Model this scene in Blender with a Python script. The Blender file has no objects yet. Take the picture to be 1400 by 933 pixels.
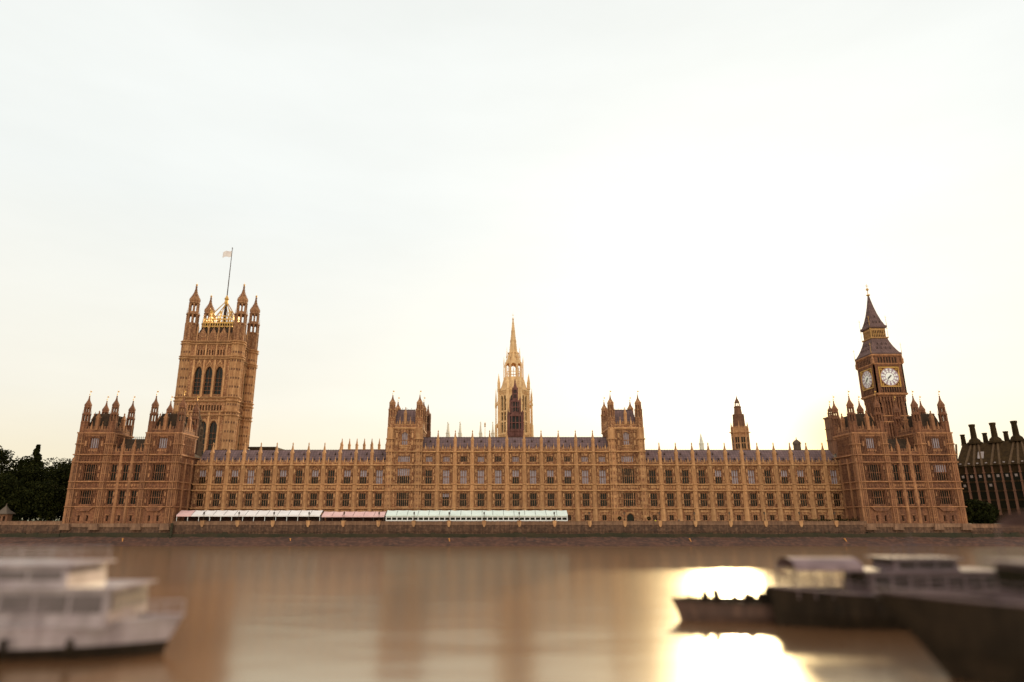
import bpy, math, random
from mathutils import Matrix, Vector

R = math.radians
PI = math.pi
sc = bpy.context.scene
COL = sc.collection
random.seed(7)

# ------------------------------------------------------------------ camera
cd = bpy.data.cameras.new('camera')
cam = bpy.data.objects.new('camera', cd)
COL.objects.link(cam)
cam.location = (0, 0, 8.0)
cam.rotation_euler = (R(90 + 15.1), 0, 0)
cd.sensor_width = 36
cd.lens = 895 / 1400 * 36
cd.shift_x = 25 / 1400
cd.clip_end = 20000
cd.clip_start = 0.2
cd.dof.use_dof = True        # focused on the far bank, the near boats go soft
cd.dof.focus_distance = 225
cd.dof.aperture_fstop = 0.032
sc.camera = cam

# ------------------------------------------------------------------ sky, sun, exposure
SUN_AZ, SUN_EL = 19.0, 14.0
GLOW_AZ, GLOW_EL = 24.5, 8.0
VEIL = 3.15          # brightness of the cloud veil
EAST = 1.25          # added boost to the sky behind the camera, lighting the river front
w = bpy.data.worlds.new('World')
sc.world = w
w.use_nodes = True
nt = w.node_tree
nt.nodes.clear()
wo = nt.nodes.new('ShaderNodeOutputWorld')
bg = nt.nodes.new('ShaderNodeBackground')
sky = nt.nodes.new('ShaderNodeTexSky')
sky.sky_type = 'NISHITA'
sky.sun_disc = False
sky.sun_elevation = R(SUN_EL)
sky.sun_rotation = R(SUN_AZ)
sky.air_density = 1.0
sky.dust_density = 2.0
sky.ozone_density = 1.0
bg.inputs['Strength'].default_value = 0.1
# thin bright veil of cloud over the whole sky, a little uneven, creamier towards the horizon,
# glowing around the low sun, with an added boost behind the camera
L = nt.links.new
def vmath(op, a=None, b=None):
    n = nt.nodes.new('ShaderNodeMath')
    n.operation = op
    for k, v in enumerate((a, b)):
        if isinstance(v, (int, float)):
            n.inputs[k].default_value = v
        elif v is not None:
            L(v, n.inputs[k])
    return n.outputs[0]
def vmix(fac, a, b, blend='MIX'):
    n = nt.nodes.new('ShaderNodeMix')
    n.data_type = 'RGBA'
    n.blend_type = blend
    for nm, v in (('Factor', fac), ('A', a), ('B', b)):
        if isinstance(v, (int, float)):
            n.inputs[nm].default_value = v
        elif isinstance(v, tuple):
            n.inputs[nm].default_value = (*v, 1)
        else:
            L(v, n.inputs[nm])
    return n.outputs['Result']
def vramp(src, stops):
    n = nt.nodes.new('ShaderNodeValToRGB')
    e = n.color_ramp.elements
    while len(e) < len(stops):
        e.new(0.5)
    for k, (p, c) in enumerate(stops):
        e[k].position = p
        e[k].color = (*c, 1)
    L(src, n.inputs['Fac'])
    return n.outputs['Color']
tc = nt.nodes.new('ShaderNodeTexCoord')
sep = nt.nodes.new('ShaderNodeSeparateXYZ')
L(tc.outputs['Generated'], sep.inputs['Vector'])
mp = nt.nodes.new('ShaderNodeMapping')
mp.inputs['Scale'].default_value = (1.0, 1.0, 4.0)
nz = nt.nodes.new('ShaderNodeTexNoise')
nz.inputs['Scale'].default_value = 2.2
nz.inputs['Detail'].default_value = 5
nz.inputs['Roughness'].default_value = 0.55
L(tc.outputs['Generated'], mp.inputs['Vector'])
L(mp.outputs['Vector'], nz.inputs['Vector'])
SKY_LOW, SKY_MID, SKY_TOP = (0.95, 0.80, 0.52), (1.0, 0.955, 0.83), (0.965, 0.99, 0.955)
veil = vramp(sep.outputs['Z'], [(0.0, SKY_LOW), (0.16, SKY_MID), (0.42, SKY_TOP), (1.0, SKY_TOP)])
patch = vramp(nz.outputs['Fac'], [(0.3, (0.965, 0.965, 0.96)), (0.7, (1.03, 1.03, 1.03))])
veil = vmix(1.0, veil, patch, 'MULTIPLY')
east = vmath('MULTIPLY_ADD', vmath('MAXIMUM', vmath('MULTIPLY', sep.outputs['Y'], -1.0), 0.0), EAST)
nt.nodes[-1].inputs[2].default_value = 1.0
GD = Vector((math.sin(R(GLOW_AZ)) * math.cos(R(GLOW_EL)), math.cos(R(GLOW_AZ)) * math.cos(R(GLOW_EL)), math.sin(R(GLOW_EL))))
dt = nt.nodes.new('ShaderNodeVectorMath')
dt.operation = 'DOT_PRODUCT'
dt.inputs[1].default_value = GD
L(tc.outputs['Generated'], dt.inputs[0])
dp = vmath('MAXIMUM', dt.outputs['Value'], 0.0)
glow = vmath('ADD', vmath('MULTIPLY', vmath('POWER', dp, 14.0), 0.10), vmath('MULTIPLY', vmath('POWER', dp, 260.0), 0.25))
gcol = vmix(1.0, (1.0, 0.86, 0.56), glow, 'MULTIPLY')
k_ = nt.nodes.new('ShaderNodeCombineColor')
for i in range(3):
    L(east, k_.inputs[i])
veil = vmix(1.0, veil, k_.outputs[0], 'MULTIPLY')
veil = vmix(1.0, veil, gcol, 'ADD')
HD = Vector((math.sin(R(27.4)) * math.cos(R(6.0)), math.cos(R(27.4)) * math.cos(R(6.0)), math.sin(R(6.0))))
dh = nt.nodes.new('ShaderNodeVectorMath')               # golden halo low over the roofs
dh.operation = 'DOT_PRODUCT'
dh.inputs[1].default_value = HD
L(tc.outputs['Generated'], dh.inputs[0])
halo = vmath('ADD', vmath('MULTIPLY', vmath('POWER', vmath('MAXIMUM', dh.outputs['Value'], 0.0), 900.0), 0.85), vmath('MULTIPLY', vmath('POWER', vmath('MAXIMUM', dh.outputs['Value'], 0.0), 90.0), 0.12))
veil = vmix(halo, veil, (1.7, 1.12, 0.42))
veil = vmix(1.0, veil, (VEIL, VEIL, VEIL), 'MULTIPLY')
for n_ in nt.nodes:
    if n_.type == 'MIX':
        n_.clamp_result = False
out_ = vmix(0.965, sky.outputs['Color'], veil)
L(out_, bg.inputs['Color'])
L(bg.outputs['Background'], wo.inputs['Surface'])

sd = bpy.data.lights.new('sun', 'SUN')
so = bpy.data.objects.new('sun', sd)
COL.objects.link(so)
sd.energy = 2.0
sd.angle = R(2.5)
sd.color = (1.0, 0.76, 0.44)
D = Vector((math.sin(R(SUN_AZ)) * math.cos(R(SUN_EL)), math.cos(R(SUN_AZ)) * math.cos(R(SUN_EL)), math.sin(R(SUN_EL))))
so.rotation_euler = D.to_track_quat('Z', 'Y').to_euler()
so.location = (60, 150, 200)

vs = sc.view_settings
vs.view_transform = 'Standard'
vs.look = 'None'
vs.gamma = 1
vs.use_curve_mapping = False
vs.exposure = 1.6
sc.cycles.max_bounces = 6
sc.cycles.sample_clamp_indirect = 6

# ------------------------------------------------------------------ materials
def mat(name, c1, c2=None, rough=0.85, metal=0.0, nscale=0.6, fine=6.0, bump=0.0, streak=0.0, c3=None, coat=0.0, spec=None):
    m = bpy.data.materials.new(name)
    m.use_nodes = True
    t = m.node_tree
    b = t.nodes['Principled BSDF']
    b.inputs['Roughness'].default_value = rough
    b.inputs['Metallic'].default_value = metal
    if coat:
        b.inputs['Coat Weight'].default_value = coat
    if spec is not None:
        b.inputs['Specular IOR Level'].default_value = spec
    if c2 is None:
        c2 = tuple(x * 0.8 for x in c1)
    g = t.nodes.new('ShaderNodeTexCoord')
    n1 = t.nodes.new('ShaderNodeTexNoise')
    n1.inputs['Scale'].default_value = nscale
    n1.inputs['Detail'].default_value = 6
    n1.inputs['Roughness'].default_value = 0.6
    t.links.new(g.outputs['Object'], n1.inputs['Vector'])
    r = t.nodes.new('ShaderNodeValToRGB')
    r.color_ramp.elements[0].position = 0.33
    r.color_ramp.elements[1].position = 0.67
    r.color_ramp.elements[0].color = (*c2, 1)
    r.color_ramp.elements[1].color = (*c1, 1)
    t.links.new(n1.outputs['Fac'], r.inputs['Fac'])
    out = r.outputs['Color']
    if c3 is not None:                       # fine mottling
        n2 = t.nodes.new('ShaderNodeTexNoise')
        n2.inputs['Scale'].default_value = fine
        n2.inputs['Detail'].default_value = 3
        t.links.new(g.outputs['Object'], n2.inputs['Vector'])
        r2 = t.nodes.new('ShaderNodeValToRGB')
        r2.color_ramp.elements[0].position = 0.45
        r2.color_ramp.elements[1].position = 0.68
        t.links.new(n2.outputs['Fac'], r2.inputs['Fac'])
        k = t.nodes.new('ShaderNodeMix')
        k.data_type = 'RGBA'
        k.inputs['B'].default_value = (*c3, 1)
        t.links.new(r2.outputs['Color'], k.inputs['Factor'])
        t.links.new(out, k.inputs['A'])
        out = k.outputs['Result']
    if streak:                               # rain streaks and soot running down
        mpp = t.nodes.new('ShaderNodeMapping')
        mpp.inputs['Scale'].default_value = (1.6, 1.6, 0.12)
        n3 = t.nodes.new('ShaderNodeTexNoise')
        n3.inputs['Scale'].default_value = 1.0
        n3.inputs['Detail'].default_value = 4
        t.links.new(g.outputs['Object'], mpp.inputs['Vector'])
        t.links.new(mpp.outputs['Vector'], n3.inputs['Vector'])
        r3 = t.nodes.new('ShaderNodeValToRGB')
        r3.color_ramp.elements[0].position = 0.40
        r3.color_ramp.elements[1].position = 0.62
        r3.color_ramp.elements[0].color = (1 - streak, 1 - streak * 1.05, 1 - streak * 1.1, 1)
        r3.color_ramp.elements[1].color = (1, 1, 1, 1)
        t.links.new(n3.outputs['Fac'], r3.inputs['Fac'])
        k = t.nodes.new('ShaderNodeMix')
        k.data_type = 'RGBA'
        k.blend_type = 'MULTIPLY'
        k.inputs['Factor'].default_value = 1
        t.links.new(out, k.inputs['A'])
        t.links.new(r3.outputs['Color'], k.inputs['B'])
        out = k.outputs['Result']
    if streak:                               # every block of masonry or plate weathers a little differently
        oi = t.nodes.new('ShaderNodeObjectInfo')
        mr = t.nodes.new('ShaderNodeMapRange')
        mr.inputs['To Min'].default_value = 0.82
        mr.inputs['To Max'].default_value = 1.12
        t.links.new(oi.outputs['Random'], mr.inputs['Value'])
        k = t.nodes.new('ShaderNodeMix')
        k.data_type = 'RGBA'
        k.blend_type = 'MULTIPLY'
        k.inputs['Factor'].default_value = 1
        cc = t.nodes.new('ShaderNodeCombineColor')
        for q in range(3):
            t.links.new(mr.outputs['Result'], cc.inputs[q])
        t.links.new(out, k.inputs['A'])
        t.links.new(cc.outputs[0], k.inputs['B'])
        out = k.outputs['Result']
    t.links.new(out, b.inputs['Base Color'])
    if bump:
        n4 = t.nodes.new('ShaderNodeTexNoise')
        n4.inputs['Scale'].default_value = fine
        n4.inputs['Detail'].default_value = 4
        t.links.new(g.outputs['Object'], n4.inputs['Vector'])
        bp = t.nodes.new('ShaderNodeBump')
        bp.inputs['Strength'].default_value = bump
        bp.inputs['Distance'].default_value = 0.15
        t.links.new(n4.outputs['Fac'], bp.inputs['Height'])
        t.links.new(bp.outputs['Normal'], b.inputs['Normal'])
    return m

def tiled(name, c1, c2, sx, sz, line, rough=0.6):
    """metal roof plates: a grid of raised seams"""
    m = mat(name, c1, c2, rough, 0.0, 0.5, spec=0.2)
    t = m.node_tree
    b = t.nodes['Principled BSDF']
    g = t.nodes['Texture Coordinate']
    mpp = t.nodes.new('ShaderNodeMapping')
    mpp.inputs['Rotation'].default_value = (R(90), 0, 0)
    br = t.nodes.new('ShaderNodeTexBrick')
    br.offset = 0.0
    br.inputs['Scale'].default_value = 1
    br.inputs['Brick Width'].default_value = sx
    br.inputs['Row Height'].default_value = sz
    br.inputs['Mortar Size'].default_value = 0.07
    br.inputs['Color1'].default_value = (1, 1, 1, 1)
    br.inputs['Color2'].default_value = (0.82, 0.82, 0.82, 1)
    br.inputs['Mortar'].default_value = (line, line, line, 1)
    t.links.new(g.outputs['Object'], mpp.inputs['Vector'])
    t.links.new(mpp.outputs['Vector'], br.inputs['Vector'])
    k = t.nodes.new('ShaderNodeMix')
    k.data_type = 'RGBA'
    k.blend_type = 'MULTIPLY'
    k.inputs['Factor'].default_value = 1
    src = b.inputs['Base Color'].links[0].from_socket
    t.links.new(src, k.inputs['A'])
    t.links.new(br.outputs['Color'], k.inputs['B'])
    t.links.new(k.outputs['Result'], b.inputs['Base Color'])
    return m

M = {}
M['stone'] = mat('honey limestone', (0.33, 0.134, 0.052), (0.185, 0.064, 0.024), 0.9, fine=1.7, bump=0.5, streak=0.35, c3=(0.50, 0.26, 0.115), nscale=0.45)
M['pale'] = mat('pale limestone', (0.55, 0.285, 0.120), (0.385, 0.172, 0.067), 0.9, fine=2.2, bump=0.3, streak=0.25, nscale=0.5)  # lighter limestone for buttresses, string courses and pinnacles
M['cream'] = mat('glow washed limestone', (0.76, 0.50, 0.25), (0.62, 0.365, 0.16), 0.9, fine=2.2, bump=0.3, streak=0.22, nscale=0.5)  # sun glow over the spire tower put into a paler stone colour
M['red_stone'] = mat('vignette reddened limestone', (0.24, 0.086, 0.034), (0.125, 0.041, 0.016), 0.9, fine=1.7, bump=0.5, streak=0.35, c3=(0.29, 0.118, 0.048), nscale=0.45)  # lens vignette towards both ends painted into the stone colour
M['red_pale'] = mat('vignette toned limestone', (0.41, 0.182, 0.074), (0.265, 0.104, 0.042), 0.9, fine=2.2, bump=0.3, streak=0.3, nscale=0.5)  # lighter partner, with the same vignette darkening in its colour
M['dark_stone'] = mat('sooty limestone', (0.22, 0.098, 0.045), (0.14, 0.056, 0.027), 0.9, fine=2.0, bump=0.4, streak=0.3, nscale=0.6)
M['abbey'] = mat('washed out stone', (0.66, 0.60, 0.48), (0.5, 0.45, 0.36), 0.9)  # backlit washout of the far towers put into the pale colour
M['roof'] = tiled('iron roof plates', (0.195, 0.115, 0.108), (0.125, 0.074, 0.070), 0.9, 0.75, 0.5, 0.8)
M['roof_dark'] = mat('dark iron roof', (0.060, 0.034, 0.018), (0.035, 0.02, 0.011), 0.85, streak=0.3, spec=0.15)
M['iron'] = mat('blackened ironwork', (0.075, 0.043, 0.027), (0.045, 0.026, 0.017), 0.95, fine=3, bump=0.2, spec=0.1)
M['timber'] = mat('brown lantern cladding', (0.18, 0.078, 0.062), (0.12, 0.05, 0.04), 0.95, streak=0.3, spec=0.1)
M['gold'] = mat('gilding', (0.60, 0.34, 0.075), (0.42, 0.21, 0.05), 0.5, metal=0.5)
M['ochre'] = mat('dulled gilding', (0.42, 0.22, 0.06), (0.28, 0.13, 0.04), 0.6, metal=0.3)
M['glass'] = mat('window glass', (0.014, 0.012, 0.006), (0.008, 0.008, 0.004), 0.2, nscale=0.3, spec=0.14)
M['blind'] = mat('window blind', (0.36, 0.29, 0.30), (0.27, 0.21, 0.22), 0.8, nscale=1.2)
M['dial'] = mat('opal dial glass', (0.80, 0.78, 0.72), (0.74, 0.72, 0.66), 0.4)
M['dial_ring'] = mat('dial ironwork', (0.33, 0.22, 0.27), (0.27, 0.17, 0.21), 0.5)
M['dial_hand'] = mat('dial hands', (0.05, 0.03, 0.03), (0.04, 0.02, 0.02), 0.4)
M['clockroof'] = tiled('clock tower roof plates', (0.17, 0.095, 0.082), (0.11, 0.060, 0.052), 0.8, 0.7, 0.55, 0.8)
M['river_stone'] = mat('granite river wall', (0.125, 0.055, 0.026), (0.07, 0.030, 0.014), 0.9, fine=1.4, bump=0.5, streak=0.4, c3=(0.17, 0.082, 0.042))
M['coping'] = mat('pale coping stone', (0.29, 0.15, 0.08), (0.18, 0.085, 0.045), 0.9, fine=1.5, bump=0.3, streak=0.3)
M['weed'] = mat('weed on the river wall', (0.022, 0.020, 0.006), (0.045, 0.028, 0.01), 0.95, fine=1.2, bump=0.8, nscale=0.25)
M['mud'] = mat('foreshore mud', (0.080, 0.028, 0.013), (0.035, 0.014, 0.007), 0.9, fine=0.8, bump=0.8, nscale=0.12, c3=(0.11, 0.042, 0.022))
M['paving'] = mat('terrace paving', (0.26, 0.19, 0.13), (0.2, 0.14, 0.09), 0.9)
M['land'] = mat('grassy ground', (0.06, 0.07, 0.03), (0.045, 0.05, 0.02), 0.95, nscale=0.05)
M['white_canvas'] = mat('white canvas', (0.80, 0.72, 0.68), (0.70, 0.60, 0.56), 0.7, nscale=0.4)
M['pink_canvas'] = mat('pink canvas', (0.74, 0.46, 0.42), (0.64, 0.36, 0.33), 0.7, nscale=0.4)
M['mint_canvas'] = mat('pale green canvas', (0.72, 0.76, 0.68), (0.62, 0.66, 0.58), 0.7, nscale=0.4)
M['white_paint'] = mat('white paint', (0.78, 0.74, 0.68), (0.68, 0.64, 0.58), 0.5)
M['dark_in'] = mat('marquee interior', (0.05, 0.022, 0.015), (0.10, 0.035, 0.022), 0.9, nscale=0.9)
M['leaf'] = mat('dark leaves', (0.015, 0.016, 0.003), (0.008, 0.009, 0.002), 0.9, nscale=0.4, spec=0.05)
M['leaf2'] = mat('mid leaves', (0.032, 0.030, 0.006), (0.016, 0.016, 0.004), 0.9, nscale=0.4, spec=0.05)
M['bark'] = mat('bark', (0.05, 0.032, 0.02), (0.03, 0.02, 0.012), 0.95, fine=5, bump=0.5)
M['post_wood'] = mat('orange timber', (0.50, 0.20, 0.045), (0.35, 0.13, 0.03), 0.8)
M['bronze'] = mat('bronze roof', (0.050, 0.028, 0.011), (0.030, 0.017, 0.008), 0.9, streak=0.3, spec=0.06)
M['duct'] = mat('worn bronze ducts', (0.10, 0.055, 0.025), (0.07, 0.037, 0.018), 0.8, spec=0.2)
M['skylight'] = mat('skylight glass', (0.27, 0.20, 0.17), (0.19, 0.13, 0.11), 0.4)
M['dark_glass'] = mat('office glass', (0.012, 0.011, 0.006), (0.007, 0.007, 0.004), 0.2, spec=0.12)
M['sand_pier'] = mat('sandstone pier', (0.15, 0.058, 0.027), (0.10, 0.039, 0.019), 0.9)
M['boat_white'] = mat('boat white paint', (0.42, 0.325, 0.31), (0.27, 0.19, 0.19), 0.35, nscale=0.5, streak=0.2)
M['boat_lilac'] = mat('boat grey lilac paint', (0.155, 0.092, 0.09), (0.095, 0.055, 0.055), 0.6, nscale=0.5, streak=0.25)
M['hull_dark'] = mat('dark hull paint', (0.030, 0.017, 0.009), (0.017, 0.010, 0.005), 0.8, nscale=0.5, streak=0.3, spec=0.12)
M['hull_brown'] = mat('rusty brown hull', (0.13, 0.060, 0.036), (0.085, 0.038, 0.024), 0.8, nscale=0.5, streak=0.35)
M['awning'] = mat('faded lilac awning canvas', (0.23, 0.145, 0.14), (0.14, 0.085, 0.082), 0.9, nscale=0.7)
M['boat_glass'] = mat('boat window glass', (0.10, 0.068, 0.066), (0.07, 0.047, 0.046), 0.35)
M['deck'] = mat('boat deck', (0.13, 0.08, 0.06), (0.09, 0.055, 0.04), 0.85)
M['flag_cloth'] = mat('pale flag cloth', (0.70, 0.62, 0.57), (0.6, 0.5, 0.47), 0.8)
M['lead'] = mat('lead roofing', (0.12, 0.085, 0.06), (0.085, 0.06, 0.045), 0.85, spec=0.15)
M['hi_vis'] = mat('yellow jacket cloth', (0.62, 0.50, 0.03), (0.55, 0.42, 0.02), 0.8)
M['cloth'] = mat('dark clothing', (0.05, 0.04, 0.045), (0.03, 0.025, 0.03), 0.9)
M['skin'] = mat('skin', (0.45, 0.26, 0.18), (0.40, 0.22, 0.15), 0.6)

# ------------------------------------------------------------------ mesh builder and object helpers
class MB:
    def __init__(s):
        s.v, s.f, s.mi, s.M = [], [], [], Matrix.Identity(4)
    def add(s, vs_, fs, m=0):
        o = len(s.v)
        s.v += [tuple(s.M @ Vector(p)) for p in vs_]
        s.f += [tuple(i + o for i in f) for f in fs]
        s.mi += [m] * len(fs)
    def box(s, x0, x1, y0, y1, z0, z1, m=0):
        s.add([(x0, y0, z0), (x1, y0, z0), (x1, y1, z0), (x0, y1, z0), (x0, y0, z1), (x1, y0, z1), (x1, y1, z1), (x0, y1, z1)],
              [(3, 2, 1, 0), (4, 5, 6, 7), (0, 1, 5, 4), (1, 2, 6, 5), (2, 3, 7, 6), (3, 0, 4, 7)], m)
    def lathe(s, cx, cy, prof, n=8, m=0, rot=None, caps=True):
        if rot is None:
            rot = PI / n
        vs_, fs = [], []
        for r, z in prof:
            for i in range(n):
                a = rot + 2 * PI * i / n
                vs_.append((cx + r * math.cos(a), cy + r * math.sin(a), z))
        for k in range(len(prof) - 1):
            for i in range(n):
                j = (i + 1) % n
                fs.append((k * n + i, k * n + j, (k + 1) * n + j, (k + 1) * n + i))
        if caps:
            fs.append(tuple(range(n - 1, -1, -1)))
            fs.append(tuple((len(prof) - 1) * n + i for i in range(n)))
        s.add(vs_, fs, m)
    def prism(s, cx, cy, z0, z1, r0, r1=None, n=8, m=0, rot=None):
        s.lathe(cx, cy, [(r0, z0), (r0 if r1 is None else r1, z1)], n, m, rot)
    def sq(s, cx, cy, prof, m=0):            # square lathe; r = half width
        s.lathe(cx, cy, [(r * math.sqrt(2), z) for r, z in prof], 4, m, PI / 4)
    def plate(s, poly, y0, y1, m=0):         # polygon in x,z pushed from y0 to y1
        n = len(poly)
        vs_ = [(x, y0, z) for x, z in poly] + [(x, y1, z) for x, z in poly]
        fs = [tuple(range(n)), tuple(range(2 * n - 1, n - 1, -1))]
        for i in range(n):
            j = (i + 1) % n
            fs.append((i, i + n, j + n, j))
        s.add(vs_, fs, m)
    def tube(s, a, b, r0, r1=None, n=6, m=0):
        a, b = Vector(a), Vector(b)
        d = b - a
        if d.length < 1e-6:
            return
        q = d.to_track_quat('Z', 'Y').to_matrix()
        r1 = r0 if r1 is None else r1
        vs_ = []
        for p, r in ((a, r0), (b, r1)):
            for i in range(n):
                t = 2 * PI * i / n
                vs_.append(tuple(p + q @ Vector((r * math.cos(t), r * math.sin(t), 0))))
        fs = [(i, (i + 1) % n, n + (i + 1) % n, n + i) for i in range(n)]
        fs += [tuple(range(n - 1, -1, -1)), tuple(range(n, 2 * n))]
        s.add(vs_, fs, m)
    def mesh(s, name, mats):
        me = bpy.data.meshes.new(name)
        me.from_pydata(s.v, [], s.f)
        for k in (mats if isinstance(mats, (list, tuple)) else [mats]):
            me.materials.append(M[k] if isinstance(k, str) else k)
        me.polygons.foreach_set('material_index', s.mi)
        me.update()
        return me

def thing(name, label, cat, loc=(0, 0, 0), group=None):
    o = bpy.data.objects.new(name, None)
    COL.objects.link(o)
    o.location = loc
    o['label'] = label
    o['category'] = cat
    if group:
        o['group'] = group
    o.empty_display_size = 0.5
    return o

def inst(name, me, parent=None, loc=(0, 0, 0), rz=0.0, label=None):
    """link a mesh; its location is given in world metres, also under a parent"""
    o = bpy.data.objects.new(name, me)
    COL.objects.link(o)
    o.location = loc
    o.rotation_euler = (0, 0, rz)
    if parent is not None:
        o.parent = parent
        p, mtx = parent, Matrix.Identity(4)
        chain = []
        while p is not None:
            chain.append(p)
            p = p.parent
        for p in reversed(chain):
            mtx = mtx @ p.matrix_parent_inverse @ p.matrix_basis
        o.matrix_parent_inverse = mtx.inverted()
    if label:
        o['label'] = label
    return o

def part(name, mb, mats, parent=None, label=None):
    return inst(name, mb.mesh(name, mats), parent, label=label)

def tag(o, label, cat, group=None):
    o['label'] = label
    o['category'] = cat
    if group:
        o['group'] = group
    return o

def struct(name, mb, mats, kind='structure'):
    o = part(name, mb, mats)
    o['kind'] = kind
    return o

# ------------------------------------------------------------------ gothic vocabulary
def arch_pts(xa, xb, zs, zt, n=6):
    hw, xm = (xb - xa) / 2, (xa + xb) / 2
    left = [(xa + hw * (1 - math.cos(t * PI / 2 / n * 0.92) ) / (1 - math.cos(PI / 2 * 0.92)), zs + (zt - zs) * math.sin(t * PI / 2 / n * 0.92) / math.sin(PI / 2 * 0.92)) for t in range(n + 1)]
    left[-1] = (xm, zt)
    return left + [(2 * xm - x, z) for x, z in reversed(left[:-1])]

def spandrel(mb, xa, xb, zs, zt, ztop, y0, y1, m=0):
    pts = arch_pts(xa, xb, zs, zt)
    for (x0, za), (x1, zb) in zip(pts, pts[1:]):
        mb.plate([(x0, za), (x1, zb), (x1, ztop), (x0, ztop)], y0, y1, m)

def skin(mb, x0, x1, z0, z1, rows, y0=0.0, y1=0.7, m=0):
    """a wall with real openings; rows = (za, zb, [(xa, xb, spring or None)])"""
    z = z0
    for za, zb, ops in rows:
        if za > z:
            mb.box(x0, x1, y0, y1, z, za, m)
        x = x0
        for xa, xb, spring in ops:
            if xa > x:
                mb.box(x, xa, y0, y1, za, zb, m)
            if spring is not None:
                spandrel(mb, xa, xb, spring, zb - 0.02, zb, y0, y1, m)
            x = xb
        if x < x1:
            mb.box(x, x1, y0, y1, za, zb, m)
        z = zb
    if z < z1:
        mb.box(x0, x1, y0, y1, z, z1, m)

def ribs(mb, xa, xb, za, zb, y, pitch=0.55, proud=0.13, wd=0.14, m=1, mid=True):
    proud *= 1.8
    m = 0
    """blind panelling: thin uprights with cross bars and little cusps at the heads"""
    n = max(1, round((xb - xa) / pitch))
    st = (xb - xa) / n
    for i in range(n + 1):
        x = xa + i * st
        mb.box(x - wd / 2, x + wd / 2, y - proud, y + 0.05, za, zb, m)
    bars = [zb - 0.12, zb - 0.75] + ([(za + zb) / 2] if mid else [])
    for z in bars:
        mb.box(xa, xb, y - proud * 0.7, y + 0.04, z, z + 0.14, m)

def shields(mb, xa, xb, z, y, step=0.8, size=0.42, m=0, rnd=None):
    n = max(1, round((xb - xa) / step))
    for i in range(n):
        x = xa + (i + 0.5) * (xb - xa) / n
        s = size * (0.8 + 0.4 * random.random())
        mb.plate([(x - s / 2, z + s * 0.6), (x - s / 2, z - s * 0.1), (x, z - s * 0.6), (x + s / 2, z - s * 0.1), (x + s / 2, z + s * 0.6)], y - 0.16, y + 0.02, m)

def battlement(mb, xa, xb, z0, z1, y0, y1, step=0.95, m=0, mp_=0, gab=3):
    """pierced parapet: a rail, merlons with pointed tops, every gab-th a taller gablet"""
    h = z1 - z0
    mb.box(xa, xb, y0, y1, z0, z0 + h * 0.42, m)
    mb.box(xa, xb, y0 - 0.08, y1 + 0.05, z0 + h * 0.42, z0 + h * 0.52, mp_)
    n = max(1, round((xb - xa) / step))
    st = (xb - xa) / n
    for i in range(n):
        x = xa + (i + 0.5) * st
        if gab and i % gab == gab // 2:
            mb.plate([(x - st * 0.36, z0 + h * 0.52), (x + st * 0.36, z0 + h * 0.52), (x + st * 0.36, z0 + h * 0.85), (x, z0 + h * 1.35), (x - st * 0.36, z0 + h * 0.85)], y0 - 0.1, y1, mp_)
            mb.box(x - 0.07, x + 0.07, y0, y0 + 0.14, z0 + h * 1.3, z0 + h * 1.7, mp_)
        else:
            mb.plate([(x - st * 0.27, z0 + h * 0.52), (x + st * 0.27, z0 + h * 0.52), (x + st * 0.27, z0 + h * 0.86), (x, z0 + h), (x - st * 0.27, z0 + h * 0.86)], y0, y1, m)

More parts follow.
